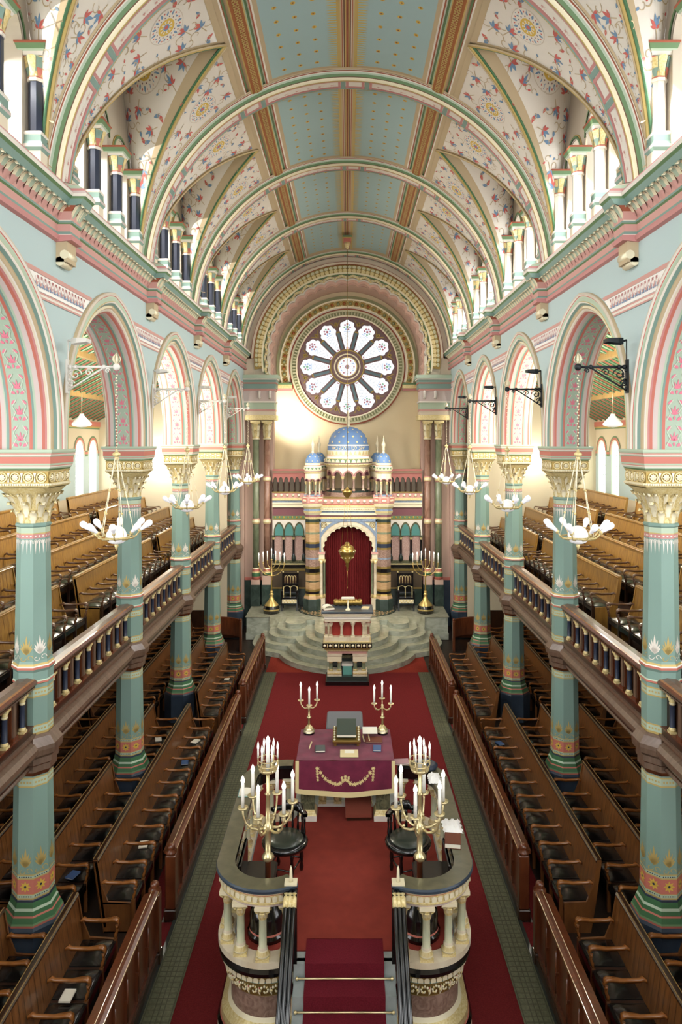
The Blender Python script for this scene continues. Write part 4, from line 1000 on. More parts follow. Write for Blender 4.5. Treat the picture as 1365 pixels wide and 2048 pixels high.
# ---- piers of the chancel arch: entablature, capitals, paired shafts
for s in (-1, 1):
    X = lambda x: s*x
    lb = side(s)
    m = M()
    Z = [(7.72, 7.9, 'gilt', .1), (7.9, 8.05, 'cream', .02), (8.05, 8.12, 'rose', .04), (8.12, 8.36, 'sage_pale', .03), (8.36, 8.42, 'ivory', .07), (8.42, 8.80, 'mauve', .02), (8.80, 8.88, 'rose', .05), (8.88, 9.06, 'sage', .08), (9.06, 9.1, 'coral', .1), (9.1, 9.2, 'sage', .1), (9.2, 9.25, 'ivory', .14), (9.25, 9.38, 'sage_pale', .18)]
    for z0, z1, c, d in Z:
        a, b = sorted((X(2.72-d), X(3.86))); m.box(a, b, EY-.46-d, EY+.3, z0, z1, c)
    for x in (2.85, 3.25): m.tube([(X(x), EY-.50, 8.78), (X(x-.0), EY-.55, 8.7), (X(x), EY-.53, 8.58), (X(x), EY-.48, 8.52)], [.06, .05, .045, .06], 'ivory', 8)
    struct(m.build('trim_%d' % (13 if s < 0 else 14)))
    for j, (x, y, c, nm) in enumerate(((3.40, EY-.26, 'marble_green', 'green'), (2.99, EY-.26, 'marble_red', 'brown'))):
        t = thing('marble_shaft', 'tall %s marble shaft with gold capital at the %s side of the chancel' % (nm, lb), 'column', (X(x), y, 0), 0, None)
        q = M(); q.lathe([(.15, 1.80 if j == 0 else 1.95, 'coral'), (.16, 1.92, 'deep_green'), (.16, 2.05, 'gilt'), (.14, 2.10, 'coral'), (.13, 2.2, 'gilt_white'), (.12, 2.24)], 'coral', (0, 0, 0), 16); q.box(-.16, .16, -.17, .14, 1.62, 1.8 if j == 0 else 1.95, 'drop_pink'); q.box(-.17, .17, -.2, .14, .8405, 1.62, 'green_marble_dark'); q.build('base', t)
        q = M(); q.lathe([(.12, 2.22), (.115, 7.0)], c, (0, 0, 0), 16)
        for z in (3.85, 5.42): q.lathe([(.12, z, 'pink'), (.14, z+.03, 'gilt'), (.15, z+.08, 'gilt_white'), (.15, z+.14, 'gilt'), (.14, z+.18, 'pink'), (.12, z+.22)], 'gilt', (0, 0, 0), 16)
        q.build('shaft', t)
        q = M(); q.lathe([(.14, 7.0, 'gilt_white'), (.15, 7.05, 'gilt'), (.125, 7.08, 'gilt'), (.14, 7.3), (.17, 7.6), (.18, 7.66)], 'gilt', (0, 0, 0), 16); q.box(-.185, .185, -.2, .18, 7.62, 7.70, 'gilt')
        for w in range(8):
            a = w*pi/4
            for zz, r0, sp in ((7.08, .12, .14), (7.3, .135, .2)):
                q.quadgrid([[(cos(a+d)*r, sin(a+d)*r, z) for d in (-e, 0, e)] for r, z, e in ((r0, zz, .3), (r0+.03, zz+.12, .36), (r0+.04, zz+.24, .3), (r0+.06, zz+.26, .15), (r0+.06, zz+.2, .04))], 'gilt_white' if w % 2 else 'gilt', True)
        q.build('capital', t)
# ================================================================ marble steps and platform
t = thing('marble_steps', 'grey marble platform with curved lobed steps in front of the ark', 'steps', (0, 0, 0))
def lobe(i, n=96):
    cs = [(0, 23.3, 2.25-.29*i), (-1.75, 24.1, 1.45-.275*i), (1.75, 24.1, 1.45-.275*i)]
    xm = max(abs(c[0])+c[2] for c in cs)
    pts = []
    for q in range(n+1):
        x = -xm*cos(pi*q/n); ys = [c[1]-sqrt(max(0, c[2]**2-(x-c[0])**2)) for c in cs if abs(x-c[0]) <= c[2]+1e-9]
        pts.append((x, min(ys) if ys else 24.3))
    return pts+[(xm, 24.95), (-xm, 24.95)]
for i in range(5):
    m = M(); m.ext(lobe(i), .165*i+(.001 if i else .013), .165*(i+1), 'marble_grey', 'marble_top')
    m.build('step', t)
for s in (-1, 1):
    m = M(); a, b = sorted((s*2.15, s*3.52)); m.box(a, b, 24.8, 26.6, .013, .80, 'marble_grey'); m.box(a-.03, b+.03, 24.76, 26.6, .80, .83, 'marble_top'); m.box(a-.02, b+.02, 24.77, 24.8, .013, .25, 'marble_grey'); m.build('side_block', t)
m = M(); m.box(-2.7, 2.7, 24.7, 28.2, .2, .828, 'marble_top'); m.build('platform', t)
m = M()   # mosaic of interlaced bands on the platform
R = 2.0
m.face([(x, y, .831) for x, y in [(1.75*cos(pi+pi*q/24), 25.75+1.25*sin(pi+pi*q/24)) for q in range(25)]+[(1.75, 26.4), (-1.75, 26.4)]], 'marble_olive')
for q in range(-8, 9):
    for f in (-1, 1):
        pts = [(q*.3+f*.16*sin(v*2.4), 24.6+v*.1) for v in range(18)]
        pts = [(x, y) for x, y in pts if (x/1.7)**2+(max(0, 25.75-y)/1.2)**2 < 1]
        paint(m, stroke(pts, .035, 'marble_tan'), lambda u, v, h: (u, v, .832+h), .002)
pts = [(1.75*cos(pi+pi*q/40), 25.75+1.25*sin(pi+pi*q/40)) for q in range(41)]
paint(m, stroke(pts, .05, 'ebony'), lambda u, v, h: (u, v, .832+h), .004)
m.build('mosaic', t)

# ================================================================ the ark
AY = 25.85
ark = thing('ark', 'domed ark of striped marble with gold stars on blue domes and red curtain', 'ark', (.035, 0, 0))
ST = [('ebony', .10), ('gilt_dark', .09), ('marble_tan', .30), ('marble_olive', .05), ('marble_tan', .26), ('gilt_dark', .08), ('ebony', .15), ('gilt_dark', .1), ('marble_rose', .3), ('marble_blue', .06), ('marble_rose', .34), ('gilt_dark', .08), ('navy', .16), ('gilt_dark', .08), ('marble_tan', .32), ('marble_green', .08), ('marble_tan', .34), ('gilt_dark', .07), ('dado_green', .13)]
for s in (-1, 1):
    cx = s*1.29
    m = M(); m.octo([(.34, .8405), (.34, 1.22), (.32, 1.25, 'marble_tan'), (.31, 1.30, 'marble_tan'), (.29, 1.36, 'gilt_dark'), (.265, 1.42)], 'green_marble_dark', (cx, AY, 0)); m.build('column_base', ark)
    m = M(); z = 1.42; tot = sum(h for _, h in ST); k = (4.12-1.42)/tot; P = []
    for c, h in ST: P.append((.255, z, c)); z += h*k
    P.append((.255, z)); m.octo(P, 'gilt', (cx, AY, 0)); m.build('striped_column', ark)
    m = M(); m.octo([(.26, 4.12, 'gilt'), (.27, 4.2, 'plum'), (.27, 4.28, 'gilt_white'), (.32, 4.36, 'gilt'), (.33, 4.42, 'marble_blue'), (.31, 4.44, 'marble_blue'), (.31, 4.5, 'gilt'), (.36, 4.58, 'gilt_white'), (.38, 4.66, 'gilt'), (.36, 4.68, 'rose'), (.38, 4.72, 'rose'), (.38, 4.90, 'gilt_white'), (.36, 4.92)], 'gilt', (cx, AY, 0))
    for q in range(8):
        a = q*pi/4; fn = lambda u, v, h: (cx+cos(a)*(.38+h)-sin(a)*u, AY+sin(a)*(.38+h)+cos(a)*u, 4.81+v)
        m.slab([(-.1, -.07), (.1, -.07), (.1, .07), (-.1, .07)], fn, .012, 'coral'); m.slab([(-.08, -.035), (.08, -.035), (.08, .035), (-.08, .035)], fn, .02, 'gilt_white')
        m.slab([(-.13, .1), (-.07, .1), (-.07, .19), (-.13, .19)], fn, .0, 'rose')
        m.slab([(.07, .1), (.13, .1), (.13, .19), (.07, .19)], fn, -.05, 'rose')
    m.build('column_capital', ark)
# body, arch, curtain
m = M(); m.box(-1.6, 1.6, AY+.25, AY+1.7, .83, 4.3, 'cream'); m.build('body', ark) if 0 else None
def arch_in(n, r, amp=0, lob=13): return [((r-amp*(1-abs(sin(pi*lob*i/n))))*cos(pi-pi*i/n), (r-amp*(1-abs(sin(pi*lob*i/n))))*sin(pi-pi*i/n)) for i in range(n+1)]
ZS = 2.92
m = M(); n_ = 78
inn, mid_, out_ = arch_in(n_, .93, .05), arch_in(n_, .97), arch_in(n_, 1.12)
yF = AY-.08
m.quadgrid([[(x, yF+.35, ZS+z) for x, z in inn], [(x, yF+.03, ZS+z) for x, z in inn], [(x, yF+.02, ZS+z) for x, z in mid_], [(x, yF-.0, ZS+z) for x, z in mid_], [(x, yF, ZS+z) for x, z in out_], [(x, yF+.3, ZS+z) for x, z in out_]], lambda i, j: ('marble_cream', 'gilt_white', 'marble_cream', 'marble_cream', 'marble_cream')[i], False)
m.build('arch', ark)
m = M(); rr = arch_in(40, 1.12); ro = arch_in(40, 1.22)
m.quadgrid([[(x, yF-.02, ZS+z) for x, z in rr], [(x, yF-.02, min(4.12, ZS+z)) for x, z in ro]], 'marble_blue', False)
fr = [(-1.09, 2.9), (-1.09, 4.08), (1.09, 4.08), (1.09, 2.9)]
for (x0, x1, z0, z1) in ((-1.09, -.99, 2.92, 4.1), (.99, 1.09, 2.92, 4.1), (-1.09, 1.09, 4.02, 4.12)): m.box(x0, x1, yF-.03, yF+.1, z0, z1, 'marble_blue')
for (a, za), (b, zb) in zip(rr, rr[1:]):
    if abs(a-b) > 1e-6: m.face([(a, yF+.02, ZS+za), (b, yF+.02, ZS+zb), (b, yF+.02, 4.12), (a, yF+.02, 4.12)], 'gilt_white')
for s in (-1, 1): disc(.06, .11, yF-.01, yF+.02, 'gilt_dark', 14, mm=m, z=3.92) if 0 else m.lathe([(.1, 0), (.12, .0), (.12, .02), (.1, .02)], 'gilt_dark', (0, 0, 0), 4) if 0 else None
for s in (-1, 1):
    for r in (.05, .1): m.tube([(s*.88+r*cos(2*pi*i/14), yF, 3.9+r*sin(2*pi*i/14)) for i in range(15)], .012, 'gilt_dark', 5)
m.build('spandrel', ark)
for s in (-1, 1):
    m = M()
    m.box(s*.86, s*1.06, yF-.06, yF+.3, 2.68, 2.92, 'gilt_white'); m.box(s*.84, s*1.08, yF-.08, yF+.3, 2.84, 2.92, 'rose'); m.box(s*.85, s*1.07, yF-.07, yF+.3, 2.6, 2.68, 'gilt')
    m.lathe([(.09, 1.25, 'gilt'), (.09, 1.33, 'gilt'), (.06, 1.38, 'marble_cream'), (.055, 2.5, 'gilt'), (.09, 2.62)], 'marble_cream', (s*.98, yF, 0), 12)
    m.lathe([(.07, 1.25, 'gilt'), (.05, 1.38, 'marble_green'), (.045, 2.5, 'gilt'), (.08, 2.62)], 'marble_green', (s*.88, yF+.14, 0), 12)
    m.box(s*.84, s*1.08, yF-.1, yF+.3, .8405, 1.25, 'marble_cream')
    m.build('jamb', ark)
m = M(); N = 150; rows = []
for z in (.8405, 1.6, 2.4, 3.2, 3.95):
    rows.append([(-1.02+2.04*i/N, yF+.42+.035*sin(i*1.05+.3*sin(i*.31))+.012*sin(i*2.3), z) for i in range(N+1)])
m.quadgrid(rows, 'curtain_red', True); m.build('curtain', ark)
# entablature
m = M()
for z0, z1, c, d in ((4.12, 4.2, 'gilt', 0), (4.2, 4.26, 'plum', -.02), (4.26, 4.34, 'gilt_white', .04), (4.34, 4.42, 'marble_blue', .0), (4.42, 4.56, 'gilt_white', .07), (4.56, 4.62, 'gilt', .1), (4.62, 4.66, 'rust', .08), (4.66, 4.86, 'rose', .05), (4.86, 4.9, 'gilt_dark', .07)):
    pts = [(-1.05, AY+.3), (-1.05, yF-d)]+[(1.05*(-1+2*i/16), yF-d-.06*(1-(-1+2*i/16)**2)) for i in range(1, 16)]+[(1.05, yF-d), (1.05, AY+.3)]
    m.ext(pts, z0, z1, c)
for i in range(8): x = -.82+i*.235; m.ball((x, yF-.06-.06*(1-(x/1.05)**2), 4.76), .062, 'gilt_white', 8, 5)
for i in range(24): x = -1.0+i*.087; m.ball((x, yF-.08-.06*(1-(x/1.05)**2), 4.49), .03, 'gilt', 6, 4)
m.build('entablature', ark)
m = M(); m.box(-1.5, 1.5, AY+.28, AY+1.9, 4.12, 4.90, 'drop_pink'); m.build('roof_slab', ark)
m = M(); m.box(-1.5, -1.0, AY+.3, AY+1.6, .8405, 4.12, 'drop_pink'); m.box(1.0, 1.5, AY+.3, AY+1.6, .8405, 4.12, 'drop_pink'); m.build('flank', ark)
# central drum with arcade
DC = (0, AY+.95, 0)
m = M(); m.lathe([(.88, 4.88, 'marble_rose'), (.88, 5.05, 'dado_green'), (.84, 5.06, 'dado_green'), (.84, 5.12, 'dado_green'), (.5, 5.13)], 'marble_rose', DC, 40, False); m.build('drum_base', ark)
def arcade_ring(name, c, r, n, z0, z1, cw, colr, par):
    """ring of colonnettes carrying arches"""
    m = M()
    for i in range(n):
        a = 2*pi*(i+.5)/n-pi/2; x, y = c[0]+r*cos(a), c[1]+r*sin(a); h = z1-z0
        m.lathe([(cw*1.5, z0, 'rose'), (cw*1.3, z0+.05, 'gilt'), (cw, z0+.07, colr[i % len(colr)]), (cw*.95, z0+h*.5, 'gilt'), (cw*1.6, z0+h*.6), (cw*1.7, z0+h*.62)], 'gilt', (x, y, 0), 8)
    m.build(name+'_colonnette', par)
    m = M(); seg = 10
    for i in range(n):
        a0 = 2*pi*(i-.5)/n-pi/2; a1 = 2*pi*(i+.5)/n-pi/2; zz = z0+(z1-z0)*.62; half = r*pi/n
        for rad, mt, rr_ in ((.80, 'plum', r+.0), (1.0, 'marble_rose', r+.015)):
            pass
        ptsi, ptso = [], []
        for q in range(seg+1):
            t = pi-pi*q/seg; k = .70
            ptsi.append((a0+(a1-a0)*(.5+.5*k*cos(t)), zz+half*k*sin(t)*1.1)); ptso.append((a0+(a1-a0)*(.5+.5*.98*cos(t)), zz+half*.98*sin(t)*1.1))
        P = lambda a, z, d: (c[0]+(r+d)*cos(a), c[1]+(r+d)*sin(a), min(z, z1))
        m.quadgrid([[P(a, z, -.08) for a, z in ptsi], [P(a, z, .03) for a, z in ptsi], [P(a, z, .03) for a, z in ptso], [P(a, z, .0) for a, z in ptso]], lambda i_, j: ('plum', 'plum_rose', 'rose')[i_], False)
        for (a, z), (b, zb) in zip(ptso, ptso[1:]): m.face([P(a, z, .005), P(b, zb, .005), P(b, z1, .005), P(a, z1, .005)], 'gilt_white')
    m.build(name+'_arch', par)
arcade_ring('drum', DC, .78, 12, 5.1, 5.98, .045, ['marble_rose'], ark)
m = M(); m.lathe([(.80, 5.96, 'gilt_white'), (.84, 6.0, 'gilt'), (.88, 6.06, 'gilt_white'), (.9, 6.12, 'plum'), (.88, 6.14, 'green'), (.88, 6.28, 'gilt'), (.86, 6.30, 'white_paint'), (.80, 6.31, 'white_paint'), (.80, 6.37, 'coral'), (.80, 6.4, 'gilt_white'), (.79, 6.42, 'gilt_white'), (.79, 6.58, 'white_paint'), (.78, 6.6, 'dome_blue'), (.78, 6.76, 'white_paint'), (.785, 6.77, 'white_paint'), (.785, 6.80, 'gilt'), (.78, 6.81)], 'gilt', DC, 48, False)
for i in range(28):
    a = 2*pi*i/28; fn = lambda u, v, h: (DC[0]+cos(a)*(.885+h)-sin(a)*u, DC[1]+sin(a)*(.885+h)+cos(a)*u, 6.15+v)
    m.slab([(-.085, 0), (.085, 0), (.06, .08), (0, .125), (-.06, .08)], fn, .02, 'gilt_white')
    a += .11; fn2 = lambda u, v, h: (DC[0]+cos(a)*(.795+h)-sin(a)*u, DC[1]+sin(a)*(.795+h)+cos(a)*u, 6.5+v); m.slab([(-.05, -.06), (.05, -.06), (.03, .03), (0, .07), (-.03, .03)], fn2, .015, 'gilt')
for i in range(60): a = 2*pi*i/60; m.ball((DC[0]+.885*cos(a), DC[1]+.885*sin(a), 6.07), .028, 'gilt', 5, 4)
m.build('drum_cornice', ark)
# inscription: strokes drawn on a 5 x 7 grid, read from right to left
HEB = {'y': [[(3, 6), (1.6, 6), (3, 6), (2.8, 3.8)]], 'A': [[(4.4, 6), (3.6, 2.6), (1, 0)], [(1, 6), (2, 2.2)]], 'q': [[(.6, 6), (4.4, 6), (4.2, 3.4), (2.8, 1.6)], [(1, 4), (1, -1)]], 'b': [[(.8, 6), (3.8, 6), (3.8, .2)], [(.4, 0), (4.6, 0)]], 'l': [[(.8, 7.6), (.8, 5.8), (4, 5.8), (3.6, 3), (1.6, 0)]], 'k': [[(.8, 6), (3.8, 6), (4, 3), (3.8, 0), (.6, 0)]],
       'v': [[(1.6, 6), (3, 6), (3, 0)]], 'n': [[(1.4, 6), (3, 6), (3, 0), (.8, 0)]], 'h': [[(.6, 6), (4, 6), (4, 0)], [(1, 3.6), (1, 0)]], 'a': [[(.6, 6), (4.4, 0)], [(4.2, 6), (3.8, 4), (2.8, 2.8)], [(1.6, 4.2), (.8, 2), (.8, 0)]], 'r': [[(.6, 6), (3.6, 6), (4, 0)]], ' ': []}
def inscribe(text, c, r, zc, h, par, span=None):
    m = M(); k = h/6; adv = {'y': 3.2, 'v': 3.2, 'n': 3.6, ' ': 3.4}
    tot = sum(adv.get(ch, 5.4) for ch in text)*k; x = tot/2
    for ch in text:
        w = adv.get(ch, 5.4)*k; x -= w
        for st in HEB[ch]:
            st = [(x+(px-(1 if ch in 'yvn' else 0))*k, (py-3)*k) for px, py in st]
            paint(m, stroke(st, k*1.25, 'gilt_letter'), lambda u, v, hh: (c[0]+(r+hh)*sin(u/r), c[1]-(r+hh)*cos(u/r), zc+v), .006)
    return m.build('inscription', par)
inscribe('yAqb lkv vnlkh bavr', DC, .78, 6.68, .1, ark)
def dome(name, c, r, h, z, par, star, rows_):
    m = M(); P = [(r*cos(pi/2*i/14)**.9 if i < 14 else 0, z+h*sin(pi/2*i/14)) for i in range(15)]
    m.lathe(P, 'dome_blue', c, 40, True, cap=False)
    for j, (f, nn, sz) in enumerate(rows_):
        for i in range(nn):
            a = 2*pi*(i+(.5 if j % 2 else 0))/nn-pi/2; e = f*pi/2; rr = r*cos(e)**.9; zz = z+h*sin(e)
            N_ = Vector((cos(a)*cos(e), sin(a)*cos(e), sin(e)*r/h)).normalized(); U = Vector((-sin(a), cos(a), 0)); V = N_.cross(U)
            p = Vector((c[0]+rr*cos(a), c[1]+rr*sin(a), zz))
            m.slab([(sz*(1 if q % 2 == 0 else .45)*cos(2*pi*q/12), sz*(1 if q % 2 == 0 else .45)*sin(2*pi*q/12)) for q in range(12)], lambda u, v, hh: tuple(p+U*u+V*v+N_*(.006+hh)), .008, 'gilt_letter')
    d = m.build(name, par)
    m = M(); zt = z+h; k = max(r/.74, .62)
    m.lathe([(.1*k, zt-.02), (.07*k, zt+.04), (.06*k, zt+.1), (.09*k, zt+.14), (.06*k, zt+.18), (.11*k, zt+.26), (.12*k, zt+.31), (.08*k, zt+.38), (.04*k, zt+.42), (.05*k, zt+.48), (.02*k, zt+.58), (0, zt+.66)], 'gilt_white', c, 12)
    m.build('finial', d)
dome('dome', DC, .75, .68, 6.8, ark, .05, [(.1, 14, .05), (.3, 12, .055), (.48, 10, .045), (.63, 8, .04), (.77, 6, .035), (.88, 4, .03)])
for s in (-1, 1):
    for j, yy in enumerate((AY, AY+1.45)):
        c = (s*(1.29 if j == 0 else 1.12), yy, 0)
        if j: m = M(); m.octo([(.34, 4.88, 'rose'), (.34, 5.0)], 'rose', c); m.build('turret_base', ark)
        m = M(); m.octo([(.34, 4.9, 'rose'), (.33, 4.95, 'marble_blue'), (.3, 5.0)], 'marble_rose', c); m.build('turret_base', ark)
        arcade_ring('turret', c, .275, 8, 4.98, 5.78, .026, ['marble_green', 'marble_cream'], ark)
        m = M(); m.lathe([(.28, 5.76, 'gilt_white'), (.32, 5.8, 'gilt'), (.33, 5.84, 'plum'), (.3, 5.86, 'gilt_white'), (.31, 5.92, 'green'), (.31, 5.99, 'white_paint'), (.32, 6.02, 'gilt_white'), (.29, 6.04, 'coral'), (.28, 6.07, 'gilt_white'), (.28, 6.14, 'gilt'), (.27, 6.15)], 'gilt', c, 24, False)
        for i in range(14):
            a = 2*pi*i/14; fn = lambda u, v, h: (c[0]+cos(a)*(.312+h)-sin(a)*u, c[1]+sin(a)*(.312+h)+cos(a)*u, 5.92+v); m.slab([(-.05, 0), (.05, 0), (0, .075)], fn, .014, 'gilt_white')
        m.build('turret_cornice', ark)
        dome('turret_dome', c, .27, .38, 6.13, ark, .03, [(.15, 8, .03), (.45, 7, .03), (.7, 5, .025)])
# ---- screens either side of the ark
for s in (-1, 1):
    t = thing('arcaded_screen', 'painted screen with teal pointed panels between the ark and the %s pier' % side(s), 'screen', (0, 0, 0))
    SY = 26.45
    a, b = (-2.78, -1.56) if s < 0 else (1.56, 2.78)
    m = M(); m.box(a, b, SY, SY+.15, .8405, 4.95, 'diaper'); m.build('back_panel', t)
    m = M()
    for z0, z1, c, d in ((.8405, 1.45, 'green_marble_dark', .05), (1.45, 1.5, 'gilt_dark', .06), (1.5, 2.12, 'brown_panel', .02), (2.12, 2.2, 'gilt_dark', .05), (2.2, 2.27, 'marble_olive', .04), (2.27, 2.36, 'ebony', .14), (2.36, 2.39, 'gilt', .12), (2.39, 2.5, 'marble_olive', .03)): m.box(a, b, SY-d, SY+.02, z0, z1, c)
    m.build('dado', t)
    m = M()
    m.box(a, b, SY-.03, SY, 3.42, 4.02, 'ivory')
    n3 = 3; w = .375
    for i in range(n3):
        xc = (a if s < 0 else b)+(-s)*(.24+i*w)
        def pp(k, zb): return [(xc-.15*k, zb), (xc-.15*k, zb+.12)]+[(xc-.15*k*cos(pi/2*q/6)**1.2, zb+.12+.3*k*sin(pi/2*q/6)) for q in range(1, 7)]+[(xc+.15*k*cos(pi/2*q/6)**1.2, zb+.12+.3*k*sin(pi/2*q/6)) for q in range(5, -1, -1)]+[(xc+.15*k, zb)]
        m.slab(pp(1.32, 3.42), lambda u, v, h: (u, SY-.03-h, v), .03, 'marble_olive'); m.slab(pp(1.0, 3.44), lambda u, v, h: (u, SY-.06-h, v), .006, 'turquoise')
    m.build('pointed_panel', t)
    for i in range(n3+1):
        xc = (a if s < 0 else b)+(-s)*(.035+i*w)
        q = M(); q.lathe([(.075, 2.5, 'dado_green'), (.08, 2.62, 'dado_green'), (.05, 2.72, 'navy'), (.04, 2.76, 'ebony'), (.038, 3.28, 'gilt'), (.06, 3.36), (.065, 3.42)], 'ebony', (xc, SY-.07, 0), 10); q.box(xc-.07, xc+.07, SY-.14, SY, 3.40, 3.44, 'marble_olive'); q.build('colonnette', t)
    m = M()
    for z0, z1, c, d in ((4.02, 4.06, 'gilt_dark', .05), (4.06, 4.16, 'green', .04), (4.16, 4.48, 'plum', .03), (4.48, 4.6, 'gilt_white', .1), (4.6, 4.66, 'gilt_white', .14), (4.66, 4.74, 'marble_blue', .08), (4.74, 4.84, 'gilt', .12), (4.84, 5.02, 'rose', .08), (5.02, 5.06, 'gilt_dark', .12)): m.box(a, b, SY-d, SY+.1, z0, z1, c)
    for i in range(6): m.ball((a+.12+i*.215, SY-.09, 4.93), .062, 'gilt_white', 8, 5)
    for i in range(8): m.ball((a+.1+i*.16, SY-.045, 4.11), .035, 'yellow_paint', 6, 4)
    m.build('entablature', t)
    m = M(); m.box(a, b, SY-.02, SY+.02, 5.72, 5.78, 'pink_dark'); m.box(a, b, SY-.03, SY+.03, 5.78, 5.82, 'green'); m.box(a, b, SY-.05, SY+.05, 5.82, 5.9, 'pink_dark')
    k = 6; ww = (b-a)/k
    for i in range(k):
        xc = a+ww*(i+.5)
        arcx = [(xc-ww*.40*cos(pi*q/10), 5.42+ww*.9*sin(pi*q/10)) for q in range(11)]
        P = [(xc-ww/2, 5.42)]+arcx+[(xc+ww/2, 5.42)]
        for (x0, z0), (x1, z1) in zip(P, P[1:]):
            if abs(x0-x1) > 1e-6: m.face([(x0, SY-.02, z0), (x1, SY-.02, z1), (x1, SY-.02, 5.73), (x0, SY-.02, 5.73)], 'pink_dark')
        m.lathe([(.035, 5.06), (.025, 5.12), (.022, 5.36), (.04, 5.42)], 'oak_dark', (xc-ww/2, SY-.02, 0), 8)
    m.box(a, b, SY+.03, SY+.05, 5.06, 5.74, 'brown_panel')
    m.build('railing', t)
# ================================================================ pulpit in front of the ark steps
t = thing('pulpit', 'marble pulpit with red lined arcade and black ledge before the ark steps', 'pulpit', (0, 20.15, 0))
m = M(); m.box(-.62, .62, 0, .85, .013, .12, 'ebony'); m.box(-.58, .58, .03, .85, .12, .26, 'dado_green'); m.build('plinth', t)
for s in (-1, 1):
    m = M(); a, b = sorted((s*.16, s*.57)); m.box(a, b, .06, .42, .26, .4, 'marble_cream'); m.box(a, b, .04, .44, .32, .36, 'gilt'); m.build('pier_base', t); m = M(); m.box(a, b, .06, .42, .68, .84, 'gilt_white'); m.box(a-.01, b+.01, .04, .44, .84, .9, 'marble_cream'); m.build('pier_cap', t)
    for x in (.23, .47):
        m = M(); m.lathe([(.075, .4, 'gilt'), (.055, .45, 'marble_green'), (.05, .62, 'gilt'), (.08, .68)], 'marble_green', (s*x, .16, 0), 12); m.build('colonnette', t)
m = M(); m.box(-.13, .13, .2, .3, .26, .5, 'teal'); m.box(-.16, .16, .22, .5, .5, .56, 'ivory'); m.box(-.16, .16, .25, .5, .72, .8, 'marble_olive'); m.box(-.5, .5, .5, .84, .26, .9, 'dado_green'); m.build('core', t)
m = M()
for z0, z1, c, d in ((.9, .98, 'rose', -.08), (.98, 1.04, 'gilt', -.03), (1.04, 1.1, 'gilt_dark', .02), (1.1, 1.23, 'ebony', .07), (1.23, 1.27, 'gilt', .05)): m.box(-.63-d, .63+d, .0-d, .86, z0, z1, c)
for i in range(9): m.ball((-.64+.16*i, -.07, 1.165), .042, 'gilt_white', 8, 5)
for i in range(8): m.box(-.575+.16*i, -.545+.16*i, -.085, -.06, 1.12, 1.21, 'gilt')
m.build('corbel_table', t)
m = M(); m.box(-.64, .64, .0, .84, 1.27, 1.38, 'marble_cream'); m.build('gallery_base', t)
for i, (x, c) in enumerate(((-.6, 'marble_red'), (-.47, 'marble_red'), (-.16, 'marble_cream'), (.16, 'marble_cream'), (.47, 'marble_cream'), (.6, 'marble_red'))):
    m = M(); m.box(x-.06, x+.06, .02, .14, 1.38, 1.42, 'gilt_white'); m.lathe([(.055, 1.42, 'gilt_white'), (.04, 1.46, c), (.036, 1.68, 'gilt_white'), (.055, 1.72, 'marble_cream'), (.075, 1.78), (.08, 1.82)], c, (x, .08, 0), 10); m.build('colonnette', t)
m = M(); m.box(-.45, .45, .2, .24, 1.38, 1.84, 'red_plain'); m.build('red_lining', t)
m = M()
for i, (z0, z1, c, d) in enumerate(((1.82, 1.9, 'marble_cream', 0), (1.9, 1.98, 'ivory', .02), (1.98, 2.03, 'gilt_white', .05), (2.03, 2.07, 'marble_cream', .07))): m.box(-.64-d, .64+d, -d, .84, z0, z1, c)
m.build('cornice', t)
m = M(); m.box(-.74, .74, -.09, .87, 2.07, 2.12, 'blue_marble_dark', .012); m.build('ledge', t)
def book(name, label, loc, w, d, h, cover, rz=0, tilt=0, openb=False, group=None):
    t = thing(name, label, 'book', loc, rz, group); t.rotation_euler = (tilt, 0, rz)
    m = M()
    if openb:
        N = 8
        m.quadgrid([[(-w+2*w*i/N, y, h*.5+h*.8*abs(sin(pi*i/N))**.6*(1 if i not in (0, N) else 0)) for i in range(N+1)] for y in (-d/2, d/2)], 'paper', True); m.box(-w, w, -d/2, d/2, 0, h*.5, 'paper'); m.build('pages', t)
        m = M(); m.box(-w-.01, w+.01, -d/2-.01, d/2+.01, -.006, 0, cover); m.build('cover', t)
    else:
        m.box(-w/2, w/2-.006, -d/2+.005, d/2-.005, .004, h-.004, 'paper'); m.build('pages', t)
        m = M(); m.box(-w/2-.004, w/2, -d/2, d/2, 0, .005, cover); m.box(-w/2-.004, w/2, -d/2, d/2, h-.005, h, cover); m.box(-w/2-.006, -w/2, -d/2, d/2, 0, h, cover); m.build('cover', t)
    return t
PZ = 2.122
book('open_book', 'thick open book on the left end of the pulpit ledge', (-.55, 20.4, PZ+.007), .15, .26, .09, 'book_brown', .35, 0, True)
book('book', 'flat beige book on the right end of the pulpit ledge', (.53, 20.5, PZ), .2, .27, .03, 'manila', -.2)
t = thing('book_stand', 'small white topped brass reading stand on the pulpit ledge', 'stand', (.02, 20.3, PZ))
m = M(); m.lathe([(.09, 0), (.08, .02), (.03, .06), (.022, .1), (.022, .3)], 'gilt_white', (0, 0, 0), 12); m.build('stem', t)
m = M(); m.box(-.19, .19, -.05, .08, .3, .37, 'ivory', .015); m.box(-.18, .18, -.052, -.045, .31, .33, 'gilt'); m.build('top', t)
t = thing('bolster', 'gold ribbed bolster cushion lying on the pulpit behind the reading stand', 'cushion', (.02, 20.85, PZ))
m = M(); m.tube([(-.42+.84*i/24, 0, .1) for i in range(25)], [.1-.02*(i % 4 == 0) for i in range(25)], 'old_brass', 12); m.build('cover', t)

